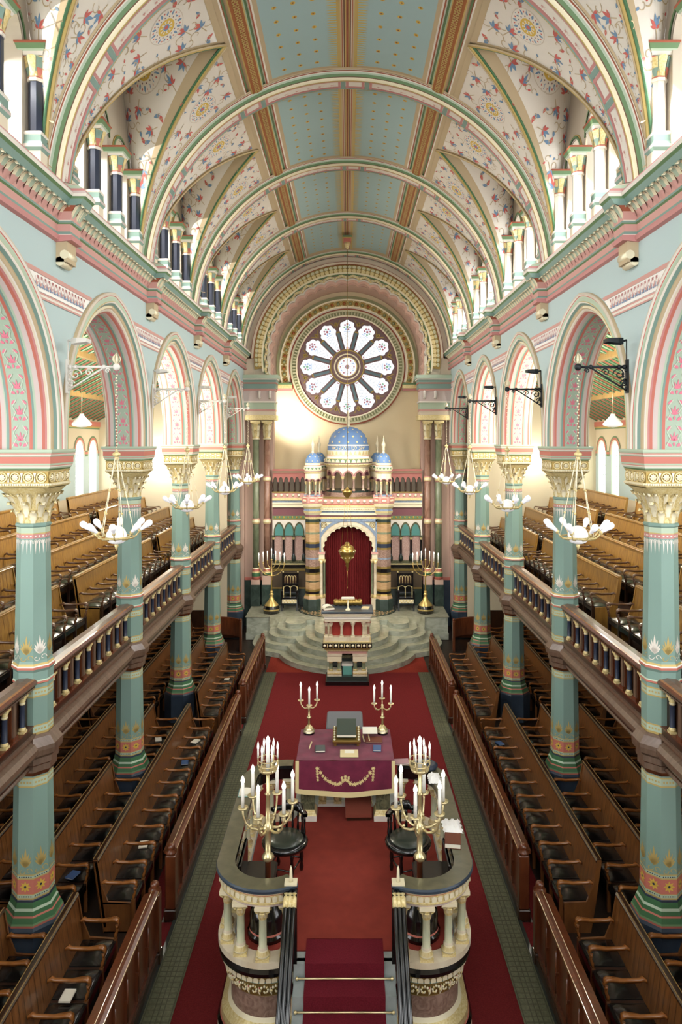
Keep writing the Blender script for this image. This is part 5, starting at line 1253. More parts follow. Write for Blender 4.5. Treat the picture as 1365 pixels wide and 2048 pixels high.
# ================================================================ reading platform (bimah)
BX = -.03; BZ = 1.2
bim = thing('reading_platform', 'raised marble reading platform with curved gilded parapets and red carpet', 'platform', (BX, 0, 0))
def bpath(s, n=0.0):
    """centre line of a parapet offset outwards by n"""
    L = []; cx = s*.90
    for i in range(25):
        a = radians(-52)-radians(128)*i/24
        L.append((cx+(-1 if s < 0 else 1)*0+s*-1*0+(.5+n)*cos(a)*(1 if s < 0 else -1), 8.42+(.5+n)*sin(a)))
    x = s*(1.40+n)
    for i in range(1, 12): L.append((x, 8.42+1.98*i/12))
    for i in range(13):
        a = pi-pi/2*i/12; L.append((cx+(.5+n)*cos(a)*(1 if s < 0 else -1), 10.4+(.5+n)*sin(a)))
    L.append((s*.80, 10.9+n))
    return L
def bsweep(m, prof, s):
    rows = [[(x, y, e[1]) for x, y in bpath(s, e[0])] for e in prof]
    m.quadgrid(rows, lambda i, j: prof[i][2] if len(prof[i]) > 2 else 'gilt', False)
    for j in (0, -1): m.face([r[j] for r in rows], prof[0][2])
LOWER = [(.10, .013, 'marble_cream'), (.10, .16, 'marble_cream'), (.08, .2, 'ebony'), (.10, .26, 'ebony'), (.07, .31, 'coral'), (.06, .33, 'gilt'), (.05, .40, 'gilt'), (-.02, .47, 'gilt_white'), (-.06, .5, 'marble_rose'), (-.06, .74, 'gilt'), (-.03, .77, 'gilt_dark'), (-.01, .92, 'gilt'), (.02, .94, 'sage'), (.02, .96, 'gilt_dark'), (.05, 1.03, 'ebony'), (.08, 1.05, 'ebony'), (.085, 1.09, 'ebony'), (.07, 1.14, 'marble_cream'), (.09, 1.15, 'marble_cream'), (.09, 1.22, 'marble_cream'), (-.1, 1.22, 'marble_cream'), (-.1, 1.15, 'marble_cream')]
UPPER = [(-.07, 1.82, 'mauve'), (.06, 1.82, 'mauve'), (.07, 1.845, 'gilt'), (.075, 1.86, 'gilt'), (.06, 1.87, 'gilt'), (.06, 1.94, 'coral'), (.065, 1.95, 'gilt_white'), (.085, 1.975, 'gilt_white'), (.09, 1.985, 'blue_marble_dark'), (.11, 1.99, 'blue_marble_dark'), (.115, 2.02, 'blue_marble_dark'), (.105, 2.04, 'rim_marble'), (-.105, 2.04, 'ebony'), (-.11, 1.99, 'ebony'), (-.08, 1.98, 'ebony'), (-.07, 1.82, 'mauve')]
col0 = None
for s in (-1, 1):
    m = M(); bsweep(m, LOWER, s)
    P = bpath(s, 0); cum = [0]
    for a, b in zip(P, P[1:]): cum.append(cum[-1]+hypot(b[0]-a[0], b[1]-a[1]))
    def at(d):
        for i in range(1, len(P)):
            if cum[i] >= d:
                q = (d-cum[i-1])/(cum[i]-cum[i-1]); (x0, y0), (x1, y1) = P[i-1], P[i]
                tx, ty = (x1-x0), (y1-y0); l = hypot(tx, ty); nx, ny = (-ty/l, tx/l) if s > 0 else (ty/l, -tx/l)
                if (x0+nx*.1-s*.9)**2 < 0: pass
                return x0+(x1-x0)*q, y0+(y1-y0)*q, tx/l, ty/l, -nx, -ny
        return (*P[-1], 1, 0, 0, 1)
    # carved frieze: scrolls and leaves on the drum and under the rim
    d = .06
    while d < cum[-1]-.05:
        x, y, tx, ty, nx, ny = at(d)
        if (x+nx*.01-s*.7)**2+(y+ny*.01-9.4)**2 < (x-s*.7)**2+(y-9.4)**2: nx, ny = -nx, -ny
        fn = lambda u, v, h: (x+tx*u+nx*(h-.02), y+ty*u+ny*(h-.02), .845+v)
        k = int(d/.13)
        for i in range(9):
            a = i*.7; r = .055*(1-i/11); m.ball(fn(r*cos(a), r*sin(a), .015), .017-.0008*i, 'gilt_white' if i % 3 else 'gilt', 5, 4)
        m.slab([(.05, -.05), (.08, -.01), (.075, .05), (.055, .01)], fn, .02, 'gilt_white'); m.ball(fn(.065, .03, .012), .01, 'red_paint', 5, 3)
        for e in (-.04, .03):
            fn2 = lambda u, v, h: (x+tx*(u+e)+nx*(h+.03), y+ty*(u+e)+ny*(h+.03), 1.0+v); m.slab([(-.028, -.035), (.028, -.035), (.03, .0), (0, .035), (-.03, .0)], fn2, .014, 'gilt_white')
            fn3 = lambda u, v, h: (x+tx*(u+e)+nx*(h+.06), y+ty*(u+e)+ny*(h+.06), 1.905+v); m.slab([(-.024, -.03), (.024, -.03), (.03, .02), (0, .032), (-.03, .02)], fn3, .012, 'gilt_white')
        d += .13
    m.build('base_wall', bim)
    m = M(); bsweep(m, UPPER, s); m.build('rim', bim)
    nC = 15
    for i in range(nC):
        x, y, *_ = at(.07+(cum[-1]-.14)*i/(nC-1))
        if col0 is None:
            c = M(); c.box(-.075, .075, -.075, .075, 1.22, 1.25, 'gilt'); c.lathe([(.075, 1.25, 'gilt_white'), (.08, 1.275, 'gilt'), (.055, 1.31, 'gilt_white'), (.06, 1.33, 'marble_cream'), (.045, 1.35, 'marble_sage'), (.042, 1.66, 'gilt'), (.05, 1.67, 'gilt'), (.05, 1.69, 'gilt_white'), (.075, 1.76, 'gilt'), (.085, 1.79)], 'marble_sage', (0, 0, 0), 12); c.box(-.085, .085, -.085, .085, 1.785, 1.825, 'gilt_white')
            for q in range(8):
                a = q*pi/4; c.quadgrid([[(cos(a+e)*r, sin(a+e)*r, z) for e in (-.3, 0, .3)] for r, z in ((.052, 1.67), (.06, 1.72), (.085, 1.77), (.1, 1.76))], 'gilt', True)
            col0 = c.build('colonnette', bim, (x, y, 0))
        else: put(col0, bim, (x, y, 0))
m = M(); pl = [(x, y) for x, y in bpath(-1, -.02)]+[(x, y) for x, y in reversed(bpath(1, -.02))]
pl = [p for p in pl]
m.ext([(-.56, 7.9)]+bpath(-1, -.02)+[(-.8, 11.95), (.8, 11.95)]+bpath(1, -.02)[::-1]+[(.56, 7.9)], .9, BZ-.004, 'stair_grey')
m.build('floor_slab', bim)
m = M(); m.ext([(-.53, 8.05)]+[(x, y) for x, y in bpath(-1, -.12)[2:]]+[(-.66, 11.2), (.66, 11.2)]+[(x, y) for x, y in bpath(1, -.12)[2:]][::-1]+[(.53, 8.05)], BZ-.003, BZ+.008, 'carpet_bimah'); m.build('carpet', bim)
m = M(); rise, run = 1.2/7, .25
for i in range(7):
    y1 = 7.9-run*(i-1)-.0; z = BZ-rise*i
    m.box(-.56, .56, 7.86-run*i, 7.95, (.013 if i else .9)+.0004*i, z-.004 if i == 0 else z, 'stair_grey')
m.build('stair', bim)
m = M(); W = .44
pts = [(8.23, BZ+.014), (7.85, BZ+.014)]
for i in range(1, 7): pts += [(7.85-run*(i-1), BZ-rise*i+.012), (7.85-run*i, BZ-rise*i+.012)]
m.quadgrid([[(x, y-.008, z) for y, z in pts] for x in (-W, W)], 'stair_red', False)
m.face([(-W, 8.23, BZ+.014), (W, 8.23, BZ+.014), (W, 8.23, BZ), (-W, 8.23, BZ)], 'stair_red'); m.build('stair_carpet', bim)
for i in range(1, 7):
    m = M(); y, z = 7.85-run*(i-1)-.02, BZ-rise*i+.025; m.tube([(-.52, y, z), (.52, y, z)], .011, 'brass', 8)
    for s in (-1, 1): m.ball((s*.525, y, z), .02, 'brass', 8, 5)
    m.build('stair_rod', bim)
for s in (-1, 1):
    x = s*.60
    m = M()
    for dx in (-.045, .0, .045): m.tube([(x+dx, 7.9, 1.98), (x+dx, 7.86, 1.97), (x+dx, 5.9, 1.98-1.96*.684)], .026, 'ebony', 8)
    m.box(x-.075, x+.075, 7.82, 7.94, 1.22, 1.98, 'ebony'); m.build('handrail', bim)
    m = M()
    for dx in (-.045, 0, .045): m.tube([(x+dx, 7.86, 1.972), (x+dx, 7.74, 1.89)], .031, 'gilt', 8)
    m.build('handrail_collar', bim)
    m = M(); m.box(x-.07, x+.07, 7.88, 8.0, 2.04, 2.06, 'gilt_white'); m.lathe([(.022, 2.06), (.018, 2.1), (.014, 2.2), (.0, 2.24)], 'gilt_white', (x, 7.94, 0), 8); m.build('newel_cap', bim)
    m = M()
    for q in range(6):
        y = 7.6-run*q; z = BZ-rise*(q+1); m.tube([(x, y, z-.1), (x, y, z+.72)], .016, 'ebony', 8)
    a, b = sorted((s*.56, s*.66)); m.ext([(a, 6.2), (b, 6.2), (b, 7.95), (a, 7.95)], .013, .12, 'marble_grey'); m.build('baluster', bim)
# ---- table at the far end of the platform
TZ = 2.15
tb = thing('reading_table', 'marble reading table on pillars at the far end of the platform', 'table', (BX, 0, 0))
m = M(); m.box(-.72, .72, 10.75, 11.86, TZ-.08, TZ, 'oak'); m.build('tabletop', tb)
for s in (-1, 1):
    for y in (10.9, 11.72):
        m = M(); x = s*.575
        m.square([(.14, BZ+.01, 'ivory'), (.14, BZ+.09, 'gilt'), (.13, BZ+.11, 'gilt'), (.105, BZ+.17, 'marble_olive'), (.10, BZ+.62, 'gilt'), (.12, BZ+.68, 'gilt'), (.14, BZ+.78, 'gilt_white'), (.14, BZ+.868)], 'marble_olive', (x, y, 0)); m.build('pillar', tb)
m = M(); m.box(-.43, .43, 11.65, 11.8, BZ+.01, BZ+.1, 'ivory'); m.box(-.43, .43, 11.2, 11.3, BZ+.01, BZ+.06, 'ivory'); m.build('plinth', tb)
for x in (-.36, -.12, .12, .36):
    m = M(); m.box(x-.06, x+.06, 11.18, 11.3, BZ+.06, BZ+.1, 'gilt'); m.lathe([(.06, BZ+.1, 'gilt'), (.065, BZ+.13, 'gilt'), (.035, BZ+.2, 'marble_green'), (.035, BZ+.75, 'gilt'), (.06, BZ+.87)], 'marble_green', (x, 11.24, 0), 10); m.build('colonnette', tb)
cl = thing('tablecloth', 'plum velvet cloth with gold floral embroidery over the reading table', 'tablecloth', (BX, 0, 0))
m = M(); nx, ny = 40, 20
def cz(x, y): return TZ+.006+.004*sin(x*17+2*sin(y*9))*sin(y*14+x*6)
top = [[(-.74+1.48*i/nx, 10.72+1.15*j/ny, cz(-.74+1.48*i/nx, 10.72+1.15*j/ny)) for i in range(nx+1)] for j in range(ny+1)]
m.quadgrid(top, 'velvet', True)
def front(u, v, h=0): return (u, 10.715-h-.012*sin(u*8+1)*(-v)/.42-.03*(-v)/.42, TZ+.004+v*(1+.14*(1-(u/.74)**2)))
m.quadgrid([[front(-.745+1.49*i/nx, -.42*j/10) for i in range(nx+1)] for j in range(11)], 'velvet', True)
for s in (-1, 1): m.quadgrid([[(s*(.742+.02*j/6), 10.72+1.15*i/ny, TZ+.004-.36*j/6) for i in range(ny+1)] for j in range(7)], 'velvet', True)
m.build('velvet', cl)
m = M(); m.quadgrid([[front(-.75+1.5*i/nx, v, .006) for i in range(nx+1)] for v in (-.40, -.425, -.47)], 'braid', True)
for s in (-1, 1):
    m.quadgrid([[front(s*u, -.44*j/8, .007) for j in range(9)] for u in (.70, .752)], 'braid', True)
m.build('fringe', cl)
m = M(); random.seed(5)
for i in range(-11, 12):
    u = i*.0375; v = -.31+.2*(abs(u)/.41)**3.2+(.07*math.exp(-(u/.07)**2)); v = max(-.36, v)
    sz = .028 if i % 2 else .036
    paint(m, place(flower(sz, 'embroidery', 6, 'braid'), u, v, i), front, .006+.001*(i % 2))
for f in (-1, 1):
    for q in range(5): paint(m, place(flower(.026, 'embroidery', 6, 'braid'), f*(.43-.004*q), -.1-.04*q, q), front, .006)
for a in (0, 1, 2): paint(m, place(flower(.03, 'embroidery', 6, 'braid'), (a-1)*.05, -.2-.02*abs(a-1), a), front, .009)
m.build('embroidery', cl)
CZ = TZ+.014
st = thing('book_rest', 'gilt framed book rest in the middle of the plum velvet cloth', 'stand', (BX+.02, 11.35, CZ))
m = M(); m.slab([(-.22, -.2), (.22, -.2), (.22, .2), (-.22, .2)], lambda u, v, h: (u, v*.9+h*-.3, .05+.25*(v+.2)+h), .03, 'old_brass'); m.build('frame', st)
m = M()
for q in range(6):
    for f in (-1, 1): m.ball((f*.19, -.15+.06*q, .1+.25*(.02+.06*q)), .018, 'gilt_white', 6, 4)
m.box(-.2, -.16, -.15, .15, 0, .09, 'old_brass'); m.box(.16, .2, -.15, .15, 0, .09, 'old_brass'); m.build('ornament', st)
b = book('book', 'large dark green closed book lying on the gilt book rest', (BX+.02, 11.42, CZ+.175), .31, .4, .05, 'book_green', 0, math.atan(.28))
t = thing('folder', 'manila folder with white card in front of the gilt book rest', 'folder', (BX+.06, 10.93, CZ+.002)); m = M(); m.box(-.14, .14, -.13, .13, 0, .006, 'manila'); m.build('cover', t); m = M(); m.box(-.07, .08, .0, .11, .006, .009, 'paper'); m.build('card', t)
book('book', 'grey bound book lying on the cloth at the left of the manila folder', (BX-.39, 11.07, CZ), .15, .2, .03, 'book_grey', .06)
book('book', 'blue and white booklet on the cloth at the right of the manila folder', (BX+.50, 11.1, CZ), .12, .19, .02, 'book_blue', -.05)
m = M(); m.box(.44, .55, 10.99, 11.08, CZ+.02, CZ+.022, 'paper')
book('book', 'flat brown book lying beneath the white card at the table corner', (BX+.46, 11.42, CZ), .26, .22, .015, 'book_brown', 0)
t = thing('card', 'white printed card resting above the flat brown book', 'card', (BX+.40, 11.6, CZ+.02)); m = M(); m.slab([(-.12, -.1), (.12, -.1), (.12, .1), (-.12, .1)], lambda u, v, h: (u, v*.8, .04+.2*(v+.1)+h), .01, 'paper'); m.build('sheet', t); m = M(); m.box(-.1, .1, .0, .07, 0, .05, 'oak'); m.build('prop', t)
for lb, x, y, rz in (('wooden pointer lying on the cloth near the grey bound book', -.55, 11.18, -.1), ('wooden pointer lying beside the gilt book rest', .29, 11.45, .08), ('wooden pointer lying across the flat brown book', .38, 11.47, .05)):
    t = thing('pointer', lb, 'pointer', (BX+x, y, CZ+.02), rz); m = M(); m.tube([(0, -.12, 0), (0, .12, 0)], [.009, .013], 'manila', 6); m.build('rod', t)
# ---- candle lights
def candle(m, c, L, r, flame=True):
    m.lathe([(r, 0), (r*.95, L)], 'candle', c, 10)
    if flame: m.lathe([(r*.5, L), (r*1.0, L+.02), (r*1.25, L+.045), (r*.8, L+.08), (0, L+.11)], 'flame', c, 10, cap=False)
def candelabrum(label, loc):
    t = thing('floor_candelabrum', label, 'candelabrum', loc, group=None)
    m = M(); m.lathe([(.24, 0, 'ebony'), (.24, .05, 'ebony'), (.22, .07, 'coral'), (.225, .1, 'ebony'), (.21, .14, 'ebony'), (.215, .22, 'ebony'), (.2, .3, 'ebony'), (.13, .42, 'ebony'), (.05, .5, 'mahogany'), (.035, .55)], 'ebony', (0, 0, 0), 24); m.build('base', t)
    m = M(); m.lathe([(.035, .5, 'mahogany'), (.033, .83, 'brass'), (.06, .85, 'brass'), (.075, .88, 'brass'), (.06, .91, 'brass'), (.035, .93, 'brass'), (.032, 1.16, 'brass'), (.05, 1.18, 'brass'), (.07, 1.22, 'brass'), (.05, 1.27, 'brass'), (.03, 1.29, 'brass'), (.022, 1.6, 'brass'), (.04, 1.62, 'brass'), (.022, 1.64, 'brass'), (.02, 1.9)], 'brass', (0, 0, 0), 14); m.build('stem', t)
    for i in range(6):
        a = i*pi/3+.25; c, s = cos(a), sin(a)
        m = M(); P = [(.03, 1.22), (.12, 1.21), (.2, 1.24), (.26, 1.31), (.29, 1.4), (.295, 1.47)]
        m.tube([(r*c, r*s, z) for r, z in P], [.02, .016, .014, .013, .012, .014], 'brass', 8); m.ball((.2*c, .2*s, 1.27), .02, 'brass', 6, 4)
        m.lathe([(.02, 1.47), (.06, 1.485), (.065, 1.5), (.02, 1.495)], 'brass', (.295*c, .295*s, 0), 14)
        arm = m.build('arm', t); m = M(); candle(m, (.295*c, .295*s, 1.495), .27, .021); m.build('candle', arm)
    m = M(); m.lathe([(.03, 1.86), (.1, 1.89), (.11, 1.92), (.1, 1.925), (.03, 1.9)], 'brass', (0, 0, 0), 18)
    for z, r in ((1.97, .115), (2.03, .12)): m.tube([(r*cos(2*pi*i/20), r*sin(2*pi*i/20), z) for i in range(21)], .006, 'brass', 5)
    for i in range(6): a = i*pi/3; m.tube([(.1*cos(a), .1*sin(a), 1.9), (.12*cos(a), .12*sin(a), 1.97), (.115*cos(a), .115*sin(a), 2.04)], .007, 'brass', 5)
    m.build('crown', t)
    for i in range(6):
        a = i*pi/3; m = M(); candle(m, (.115*cos(a), .115*sin(a), 2.04), .09, .011); m.build('candle', t)
    m = M(); candle(m, (0, 0, 1.9), .30, .024); m.build('candle', t)
    return t
candelabrum('tall brass floor candelabrum inside the left curve of the reading platform', (BX-.905, 8.36, BZ+.009))
candelabrum('tall brass floor candelabrum inside the right curve of the reading platform', (BX+.885, 8.36, BZ+.009))
def table_candelabrum(label, loc, ph):
    t = thing('table_candelabrum', label, 'candelabrum', loc)
    m = M(); m.lathe([(.1, 0, 'ebony'), (.1, .03, 'brass'), (.085, .04, 'gilt_white'), (.095, .07), (.06, .12), (.035, .15), (.025, .16)], 'brass', (0, 0, 0), 14); m.build('base', t)
    m = M(); m.lathe([(.02, .15), (.018, .28), (.04, .29), (.04, .31), (.018, .32), (.015, .45), (.03, .48), (.02, .5), (.025, .53), (0, .57)], 'brass', (0, 0, 0), 12); m.build('stem', t)
    for i in range(3):
        a = i*2*pi/3+ph; c, s = cos(a), sin(a)
        m = M(); m.tube([(r*c, r*s, z) for r, z in ((.02, .48), (.08, .46), (.13, .48), (.16, .53), (.165, .58))], .011, 'brass', 6); m.lathe([(.015, .58), (.05, .59), (.05, .605), (.015, .6)], 'brass', (.165*c, .165*s, 0), 12); m.ball((.13*c, .13*s, .49), .018, 'brass', 6, 4)
        arm = m.build('arm', t); m = M(); candle(m, (.165*c, .165*s, .6), .25, .017); m.build('candle', arm)
    t.scale = (.95, .95, .86)
    return t
table_candelabrum('three branched brass candelabrum on the left rear corner of the plum cloth', (BX-.60, 11.7, CZ), .6)
table_candelabrum('three branched brass candelabrum on the right rear corner of the plum cloth', (BX+.61, 11.7, CZ), 1.55)
def menorah(label, loc):
    t = thing('menorah', label, 'menorah', loc)
    m = M(); m.lathe([(.29, 0, 'ebony'), (.29, .1, 'brass_deep'), (.30, .12, 'brass_deep'), (.29, .15, 'ebony'), (.27, .2, 'ebony'), (.25, .26, 'brass_deep'), (.23, .3), (.17, .36), (.1, .45), (.06, .56), (.05, .6), (.08, .64), (.06, .68), (.04, .7), (.06, .74), (.03, .78)], 'brass_deep', (0, 0, 0), 24); m.build('base', t)
    m = M(); m.lathe([(.03, .75), (.024, 1.27), (.045, 1.29), (.045, 1.32), (.022, 1.34), (.02, 1.85), (.035, 1.87), (.035, 1.9)], 'brass_deep', (0, 0, 0), 12); m.build('stem', t)
    for s in (-1, 1):
        for k, zb in ((1, 1.82), (2, 1.78), (3, 1.74)):
            r = .15*k; zc = 1.30+.45-.0; z0 = {1: 1.58, 2: 1.44, 3: 1.3}[k]
            m = M(); P = [(s*r*sin(pi/2*q/8), 0, z0+(zb-z0)*(1-cos(pi/2*q/8))) for q in range(9)]
            m.tube(P, .012, 'brass_deep', 6); m.lathe([(.012, zb), (.03, zb+.01), (.03, zb+.03), (.01, zb+.03)], 'brass_deep', (s*r, 0, 0), 10); arm = m.build('branch', t)
            m = M(); candle(m, (s*r, 0, zb+.02), .26, .016); m.build('candle', arm)
    m = M(); candle(m, (0, 0, 1.89), .30, .018); m.build('candle', t)
    return t
menorah('seven branched brass menorah on the platform at the left of the ark', (-2.70, 25.3, .8405))
menorah('seven branched brass menorah on the platform at the right of the ark', (2.79, 25.3, .8405))
# ---- chairs
def throne(label, loc):
    t = thing('throne_chair', label, 'chair', loc)
    for x in (-.27, .27):
        m = M(); m.box(x-.03, x+.03, -.27, -.21, 0, .7, 'ebony'); m.ball((x, -.24, .72), .035, 'ebony', 8, 5); m.build('front_leg', t)
        m = M(); m.box(x-.03, x+.03, .2, .26, 0, 1.28, 'ebony'); m.ball((x, .23, 1.31), .035, 'gilt', 8, 5); m.build('back_post', t)
    m = M(); m.box(-.29, .29, -.26, .26, .42, .48, 'ebony'); m.build('seat', t)
    m = M(); m.box(-.26, .26, -.285, -.26, .28, .42, 'gilt_white')
    for i in range(9): m.ball((-.22+.055*i, -.285, .35+.03*(-1)**i), .03, 'gilt', 6, 4)
    m.build('apron', t)
    m = M(); m.box(-.26, .26, .2, .24, .55, .82, 'ebony')
    for x in (-.25, 0, .25): m.box(x-.015, x+.015, .18, .2, .48, .78, 'gilt')
    for x in (-.125, .125): m.tube([(x-.11*cos(pi*q/8), .19, .75+.06*sin(pi*q/8)) for q in range(9)], .012, 'gilt', 5)
    m.build('lower_back', t)
    m = M(); m.box(-.25, .25, .22, .24, .85, 1.24, 'oak_dark'); m.box(-.26, .26, .19, .24, 1.2, 1.28, 'ebony'); m.box(-.26, .26, .19, .24, .82, .9, 'ebony')
    for i in range(5): x = -.2+.1*i; m.tube([(x, .2, .9), (x, .2, 1.12)], .012, 'gilt', 6); m.ball((x, .2, 1.12), .02, 'gilt', 6, 4)
    for i in range(4): x = -.15+.1*i; m.tube([(x-.045*cos(pi*q/6), .2, 1.12+.06*sin(pi*q/6)) for q in range(7)], .01, 'gilt', 5)
    m.build('upper_back', t)
    return t
throne('black and gold high backed throne chair at the left of the ark', (-2.08, 25.75, .8405))
throne('black and gold high backed throne chair at the right of the ark', (2.12, 25.75, .8405))
def round_chair(label, loc, rz):
    t = thing('round_chair', label, 'chair', loc, rz)
    m = M(); m.lathe([(.27, .40), (.3, .41), (.31, .45), (.28, .48)], 'ebony', (0, 0, 0), 28); m.build('seat_frame', t)
    m = M(); m.lathe([(.25, .478), (.24, .495), (.12, .505), (0, .507)], 'leather_green', (0, 0, 0), 28); m.build('seat_pad', t)
    for i in range(4):
        a = pi/4+i*pi/2; m = M(); m.lathe([(.022, 0), (.03, .05), (.018, .1), (.03, .18), (.02, .3), (.028, .36), (.025, .42)], 'ebony', (.24*cos(a), .24*sin(a), 0), 10); m.build('leg', t)
    m = M()
    for i in range(4): a, b = pi/4+i*pi/2, pi/4+(i+1)*pi/2; m.tube([(.24*cos(a), .24*sin(a), .16), (.24*cos(b), .24*sin(b), .16)], .012, 'ebony', 6)
    m.build('stretcher', t)
    for i in range(7):
        a = -pi*.8+pi*.6*i/6; m = M(); m.lathe([(.012, .46), (.02, .52), (.011, .6), (.018, .68), (.012, .74)], 'ebony', (.27*cos(a), .27*sin(a), 0), 8); m.build('spindle', t)
    m = M(); A = [-pi*.85+pi*.7*i/20 for i in range(21)]
    m.quadgrid([[((.27+d)*cos(a), (.27+d)*sin(a), z+(.06 if .25 < i/20 < .75 and z > .76 else 0)) for i, a in enumerate(A)] for d, z in ((-.03, .74), (.03, .74), (.035, .78), (-.03, .785), (-.03, .74))], 'ebony', True); m.build('back_rail', t)
    return t
round_chair('round seated black wooden armchair on the left of the reading platform', (BX-.80, 9.45, BZ+.009), pi*.9)
round_chair('round seated black wooden armchair on the right of the reading platform', (BX+.84, 9.45, BZ+.009), pi*1.1)
for s in (-1, 1):
    t = thing('bench', 'black leather bench against the %s parapet of the reading platform' % side(s), 'bench', (BX+s*1.05, 8.72, BZ+.009))
    m = M(); m.box(-.2, .2, -.3, .3, .38, .45, 'leather', .02); m.build('seat', t)
    m = M(); m.box(s*.18, s*.22, -.3, .3, .3, .74, 'leather', .02); m.build('back', t)
    for x in (-.17, .17):
        for y in (-.27, .27): m = M(); m.box(x-.025, x+.025, y-.025, y+.025, 0, .38, 'ebony'); m.build('leg', t)
# ---- loose things on the platform
RZ_ = 2.043
book('book', 'pink covered book on the rear rim at the right of the table', (BX+.87, 10.9, RZ_), .22, .17, .02, 'book_pink', .1)
book('book', 'thick white paged book on the right rim near the brass candelabrum', (BX+1.33, 8.72, RZ_), .19, .25, .06, 'book_brown', -.15)
book('open_book', 'open book with teal edge lying on the left rim', (BX-1.4, 9.95, RZ_+.006), .085, .2, .02, 'turquoise', .05, 0, True)
t = thing('cloth_bag', 'navy velvet bag with gold embroidery on the right rear rim', 'bag', (BX+1.22, 10.72, RZ_))
m = M(); m.lathe([(.0, .0), (.16, .01), (.18, .05), (.12, .09), (0, .1)], 'book_navy', (0, 0, 0), 14, ph=.3); m.build('pouch', t); m = M(); paint(m, flower(.08, 'embroidery', 8, 'braid'), lambda u, v, h: (u, v-.02, .1+h), .006); m.build('emblem', t)
def heap(name, label, loc, sx, sy, h, seed, cat='shawl'):
    random.seed(seed); t = thing(name, label, cat, loc); m = M(); k = [random.uniform(6, 22) for _ in range(6)]
    rows = []
    for j in range(15):
        v = -1+2*j/14; rows.append([(sx*u*(1+.08*sin(k[0]*v)), sy*v*(1+.06*sin(k[1]*u)), max(.004, h*(1-max(abs(u), abs(v))**3)*(.7+.3*sin(k[2]*u+3*v)*sin(k[3]*v*.6+2*u)))) for u in [-1+2*i/14 for i in range(15)]])
    m.quadgrid(rows, 'linen', True); m.build('cloth', t); return t
heap('prayer_shawl', 'crumpled white prayer shawl on the right rim beside the thick book', (BX+1.37, 9.08, RZ_), .12, .15, .09, 4)
heap('prayer_shawl', 'white fringed shawl bunched on the right rim near the navy bag', (BX+1.3, 10.35, RZ_), .09, .13, .1, 9)
t = thing('footstool', 'brown leather footstool on the red carpet under the table', 'stool', (BX+.2, 10.92, BZ+.009), .03)
m = M(); m.slab([(-.2, -.16), (.2, -.16), (.2, .16), (-.2, .16)], lambda u, v, h: (u, v, .06+.12*(v+.16)/.32+h), .05, 'leather_brown'); m.build('top', t); m = M(); m.box(-.18, .18, -.13, .14, 0, .07, 'oak_dark'); m.build('frame', t)
t = thing('draped_bench', 'low bench under a slate grey cover behind the reading table', 'bench', (-.06, 16.6, .013))
m = M(); m.box(-.42, .42, -.5, .5, .38, .45, 'grey_mat', .03); m.box(-.425, .425, -.505, .505, .1, .4, 'grey_mat', .01); m.build('cover', t); m = M(); m.box(-.38, .38, -.45, .45, 0, .1, 'oak_dark'); m.build('base', t)
# ---- curved wardens' pews by the marble steps
for s in (-1, 1):
    t = thing('box_pew', 'curved mahogany box pew beside the %s end of the marble steps' % side(s), 'pew', (s*3.95, 23.9, 0), 0 if s < 0 else 0)
    m = M(); P = [(-s*(-.45+.9*i/16), .42*(i/16)**2.5*-1) for i in range(17)]
    m.quadgrid([[(x, y+d, z) for x, y in P] for d, z in ((0, 0), (0, 1.0), (.04, 1.03), (.07, 1.0), (.07, 0))], 'mahogany', True); m.build('curved_back', t)
    m = M(); m.box(-s*.43-.04, -s*.43+.04, -.52, -.40, 0, 1.02, 'mahogany', .01); m.ball((-s*.43, -.46, 1.05), .05, 'mahogany', 8, 5); m.build('end_post', t)
    m = M(); m.box(-.4, .4, -.4, -.02, .38, .44, 'leather'); m.box(-.38, .38, -.36, -.02, 0, .38, 'oak_dark'); m.build('seat', t)
# ---- chandeliers and their wall brackets
def bracket(sx, metal):
    t = thing('lamp_bracket', '', 'bracket')
    m = M(); m.box(0, .025, -.035, .035, -.35, .1, metal); m.build('wall_plate', t)
    m = M(); m.tube([(0, 0, 0), (.65, 0, .0)], [.022, .016], metal, 8)
    for x in (.05, .12, .5): m.lathe([(.02, -.02), (.034, 0), (.02, .02)], metal, (0, 0, 0), 8) if 0 else m.ball((x, 0, 0), .032, metal, 8, 5)
    m.ball((.67, 0, 0), .05, metal, 10, 6); m.build('arm', t)
    m = M(); m.tube([(0, 0, -.33), (.2, 0, -.2), (.42, 0, -.06), (.5, 0, -.01)], .012, metal, 6)
    for cx_, cz_, r in ((.12, -.1, .085), (.3, -.07, .055), (.06, -.22, .05), (.55, -.05, .035)):
        m.tube([(cx_+r*(1-q/18)*cos(q*.55), 0, cz_+r*(1-q/18)*sin(q*.55)) for q in range(17)], .009, metal, 5)
    for q in range(7): m.ball((.04+.02*(q % 3), .025*(-1)**q, -.05-.04*q), .022, metal, 6, 4)
    m.tube([(.02, 0, .0), (.02, 0, .36)], .009, metal, 6); m.build('scrollwork', t)
    m = M()
    for q in range(3): m.quadgrid([[(.67+cos(q*2.09+d)*r, sin(q*2.09+d)*r, z) for d in (-.4, 0, .4)] for r, z in ((.02, .04), (.06, .09), (.05, .14), (.01, .18))], 'gilt_white', True)
    m.lathe([(.02, .04), (.03, .09), (.02, .15), (0, .2)], 'gilt_white', (.67, 0, 0), 8); m.build('finial', t)
    m = M(); m.tube([(.02, 0, .36), (.1, 0, .34)], .014, metal, 6); m.slab([(.08, -.05), (.16, -.09), (.3, -.09), (.3, .09), (.16, .09), (.08, .05)], lambda u, v, h: (u, v, .30+.12*(u-.08)+h*(1.2-2.2*(u-.08))), .07, metal); m.build('floodlight', t)
    return t
